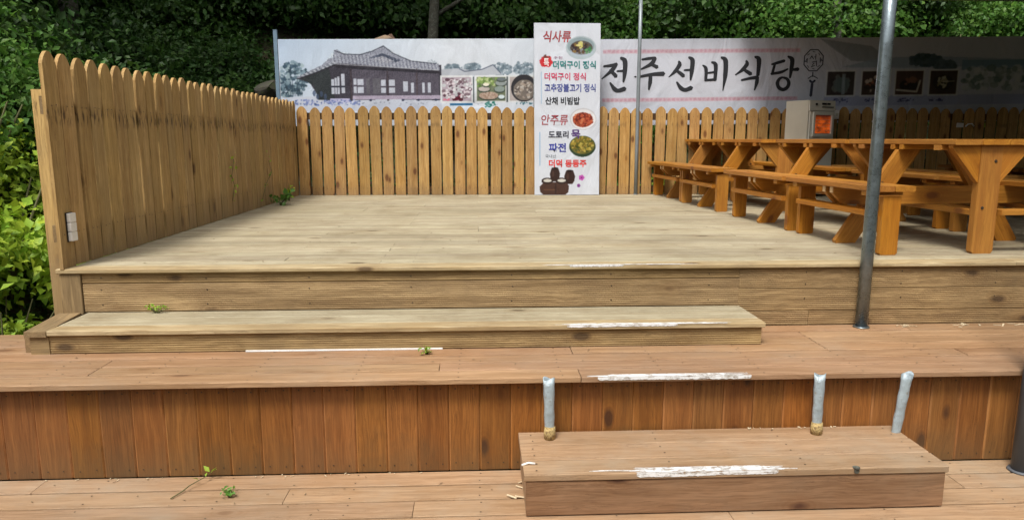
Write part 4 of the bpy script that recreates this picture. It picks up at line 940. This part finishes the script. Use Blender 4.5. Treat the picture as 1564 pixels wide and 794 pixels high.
# ------------------------------------------------------------------ weeds
def weed(loc, n, r, size, mat, lab, cat='weed', stems=5, h=.1, rot=0, stemmat='stem', flat=(1, 1)):
    t = empty('weed', loc, rot); b = MB(); C3 = []; 
    for k in range(stems):
        a = random.uniform(0, 6.28); q = random.uniform(.4, 1)*r; tip = (q*math.cos(a)*flat[0], q*math.sin(a)*flat[1], h*random.uniform(.5, 1))
        b.tube([(0, 0, -.01), (tip[0]*.5, tip[1]*.5, tip[2]*.75), tip], [.0035, .0028, .0015], 5)
        for j in range(n//stems):
            f = random.uniform(.3, 1.05); C3.append((tip[0]*f+random.gauss(0, .012), tip[1]*f+random.gauss(0, .012), tip[2]*f+random.uniform(0, .02)))
    b.build('stem', stemmat, t, True)
    V, F = leaf_cloud(np.array(C3), np.tile(np.array((0, -.2, 1.)), (len(C3), 1)), size, 0)
    obj('leaves', np_mesh('leaves', V, F, mat), None, t); return tag(t, lab, cat)
weed((-2.24, 8.3, .002), 60, .22, .06, 'leaf_mid', 'green leafy weed sprouting where the left fence meets the deck', h=.15, stems=8, flat=(.7, 1.1))
weed((-2.30, 8.9, .002), 24, .16, .05, 'leaf_lime', 'thin pale weed by the left fence, behind the leafy one', h=.22, stems=5, flat=(.4, 1))
weed((-1.88, 4.19, -.262), 40, .075, .02, 'leaf_lime', 'small pale grass tuft at the back of the middle step', h=.035, stems=10, flat=(1, .25))
weed((-.28, 3.735, -.392), 34, .035, .022, 'leaf_lime', 'tiny green seedling growing between the brown deck boards', h=.03, stems=7)
weed((-1.16, 3.165, -.892), 34, .028, .02, 'leaf_mid', 'small green weed on the walkway at the bottom left', h=.035, stems=8)
t = empty('twig', (-1.37, 3.24, -.888)); tag(t, 'bent green twig with small leaves lying on the walkway at the bottom left', 'twig')
b = MB(); b.tube([(-.05, -.09, .004), (-.02, -.03, .008), (0, 0, .02), (.05, .07, .03), (.075, .10, .045)], [.003, .003, .0025, .002, .001], 5); b.build('stem', 'stem', t, True)
V, F = leaf_cloud(np.array([(.05, .07, .03), (.07, .09, .04), (.06, .1, .04), (.02, .06, .02), (.08, .1, .045)]), np.tile(np.array((0, 0, 1.)), (5, 1)), .035, 0); obj('leaves', np_mesh('leaves', V, F, 'leaf_lime'), None, t)
t = empty('vine', (-2.385, 7.15, .25)); tag(t, 'thin green vine climbing the pickets of the left fence above the weed', 'vine')
b = MB(); vp = [(0, -.02, -.1), (.012, .02, .05), (.008, -.03, .14), (.015, .0, .22), (.01, .05, .30)]; b.tube(vp, .003, 5)
vp2 = [(.01, .9, -.18), (.02, 1.05, .0), (.02, 1.3, .12), (.02, 1.2, .25)]; b.tube(vp2, .003, 5); b.build('stem', 'stem', t, True)
q = np.array([(.03, p[1]+random.gauss(0, .05), p[2]+random.gauss(0, .04)) for p in vp+vp2 for _ in range(3)])
V, F = leaf_cloud(q, np.tile(np.array((1., 0, .3)), (len(q), 1)), .038, .2); obj('leaves', np_mesh('leaves', V, F, 'leaf_lime'), None, t)

# ------------------------------------------------------------------ litter
b = MB()
def chip(x, y, z, s, mm=None):
    a = random.uniform(0, 3.14); L = s*random.uniform(.6, 1.6); w_ = s*random.uniform(.12, .4)
    m = Matrix.Translation((x, y, z+.003)) @ Matrix.Rotation(a, 4, 'Z') @ Matrix.Rotation(random.uniform(-.15, .15), 4, 'Y')
    (mm or b).box(-L/2, L/2, -w_/2, w_/2, 0, .002, m)
for _ in range(4): chip(.17+random.gauss(0, .02), 3.25+random.gauss(0, .05), -.889+random.uniform(0, .006), .035)
for _ in range(22): chip(random.uniform(-2.1, 0), 3.37-abs(random.gauss(0, .012)), -.889, .012)
for _ in range(16): chip(random.uniform(2.9, 3.4), 4.2-abs(random.gauss(0, .03)), -.389, .03)
for _ in range(8): chip(2.62+random.gauss(0, .03), 4.17+random.gauss(0, .03), -.389, .025)
for _ in range(14): chip(random.uniform(1.3, 1.9), 3.36-abs(random.gauss(0, .01)), -.687, .016)
tag(b.build('wood_litter', 'chip'), 'pale wood chips and dry scraps scattered along the foot of the boards', kind='stuff')
b = MB()
for _ in range(60): chip(random.uniform(-2.2, 3), random.uniform(4.4, 9.2), .001, .014)
for _ in range(36): chip(random.uniform(-2.2, 3), random.uniform(3.45, 3.78), -.389, .010)
for _ in range(24): chip(random.uniform(-2.2, 0.1), random.uniform(2.95, 3.35), -.889, .010)
for x, y in ((-1.32, 4.42), (-2.02, 4.4), (-.9, 5.2)): chip(x, y, 0, .03)
tag(b.build('leaf_litter', 'drystem'), 'small dark scraps of dry leaf scattered over the decks', kind='stuff')
b = MB(); m = Matrix.Translation((.185, 3.0, -.686)); b.tube([(.0, 0, 0), (.03, .01, .006), (.06, .005, .004)], .005, 6); b.v = [tuple(m @ Vector(v)) for v in b.v]
tag(b.build('plastic_scrap', 'plastic', None, True), 'small curled white scrap on the left corner of the bottom step', 'scrap')
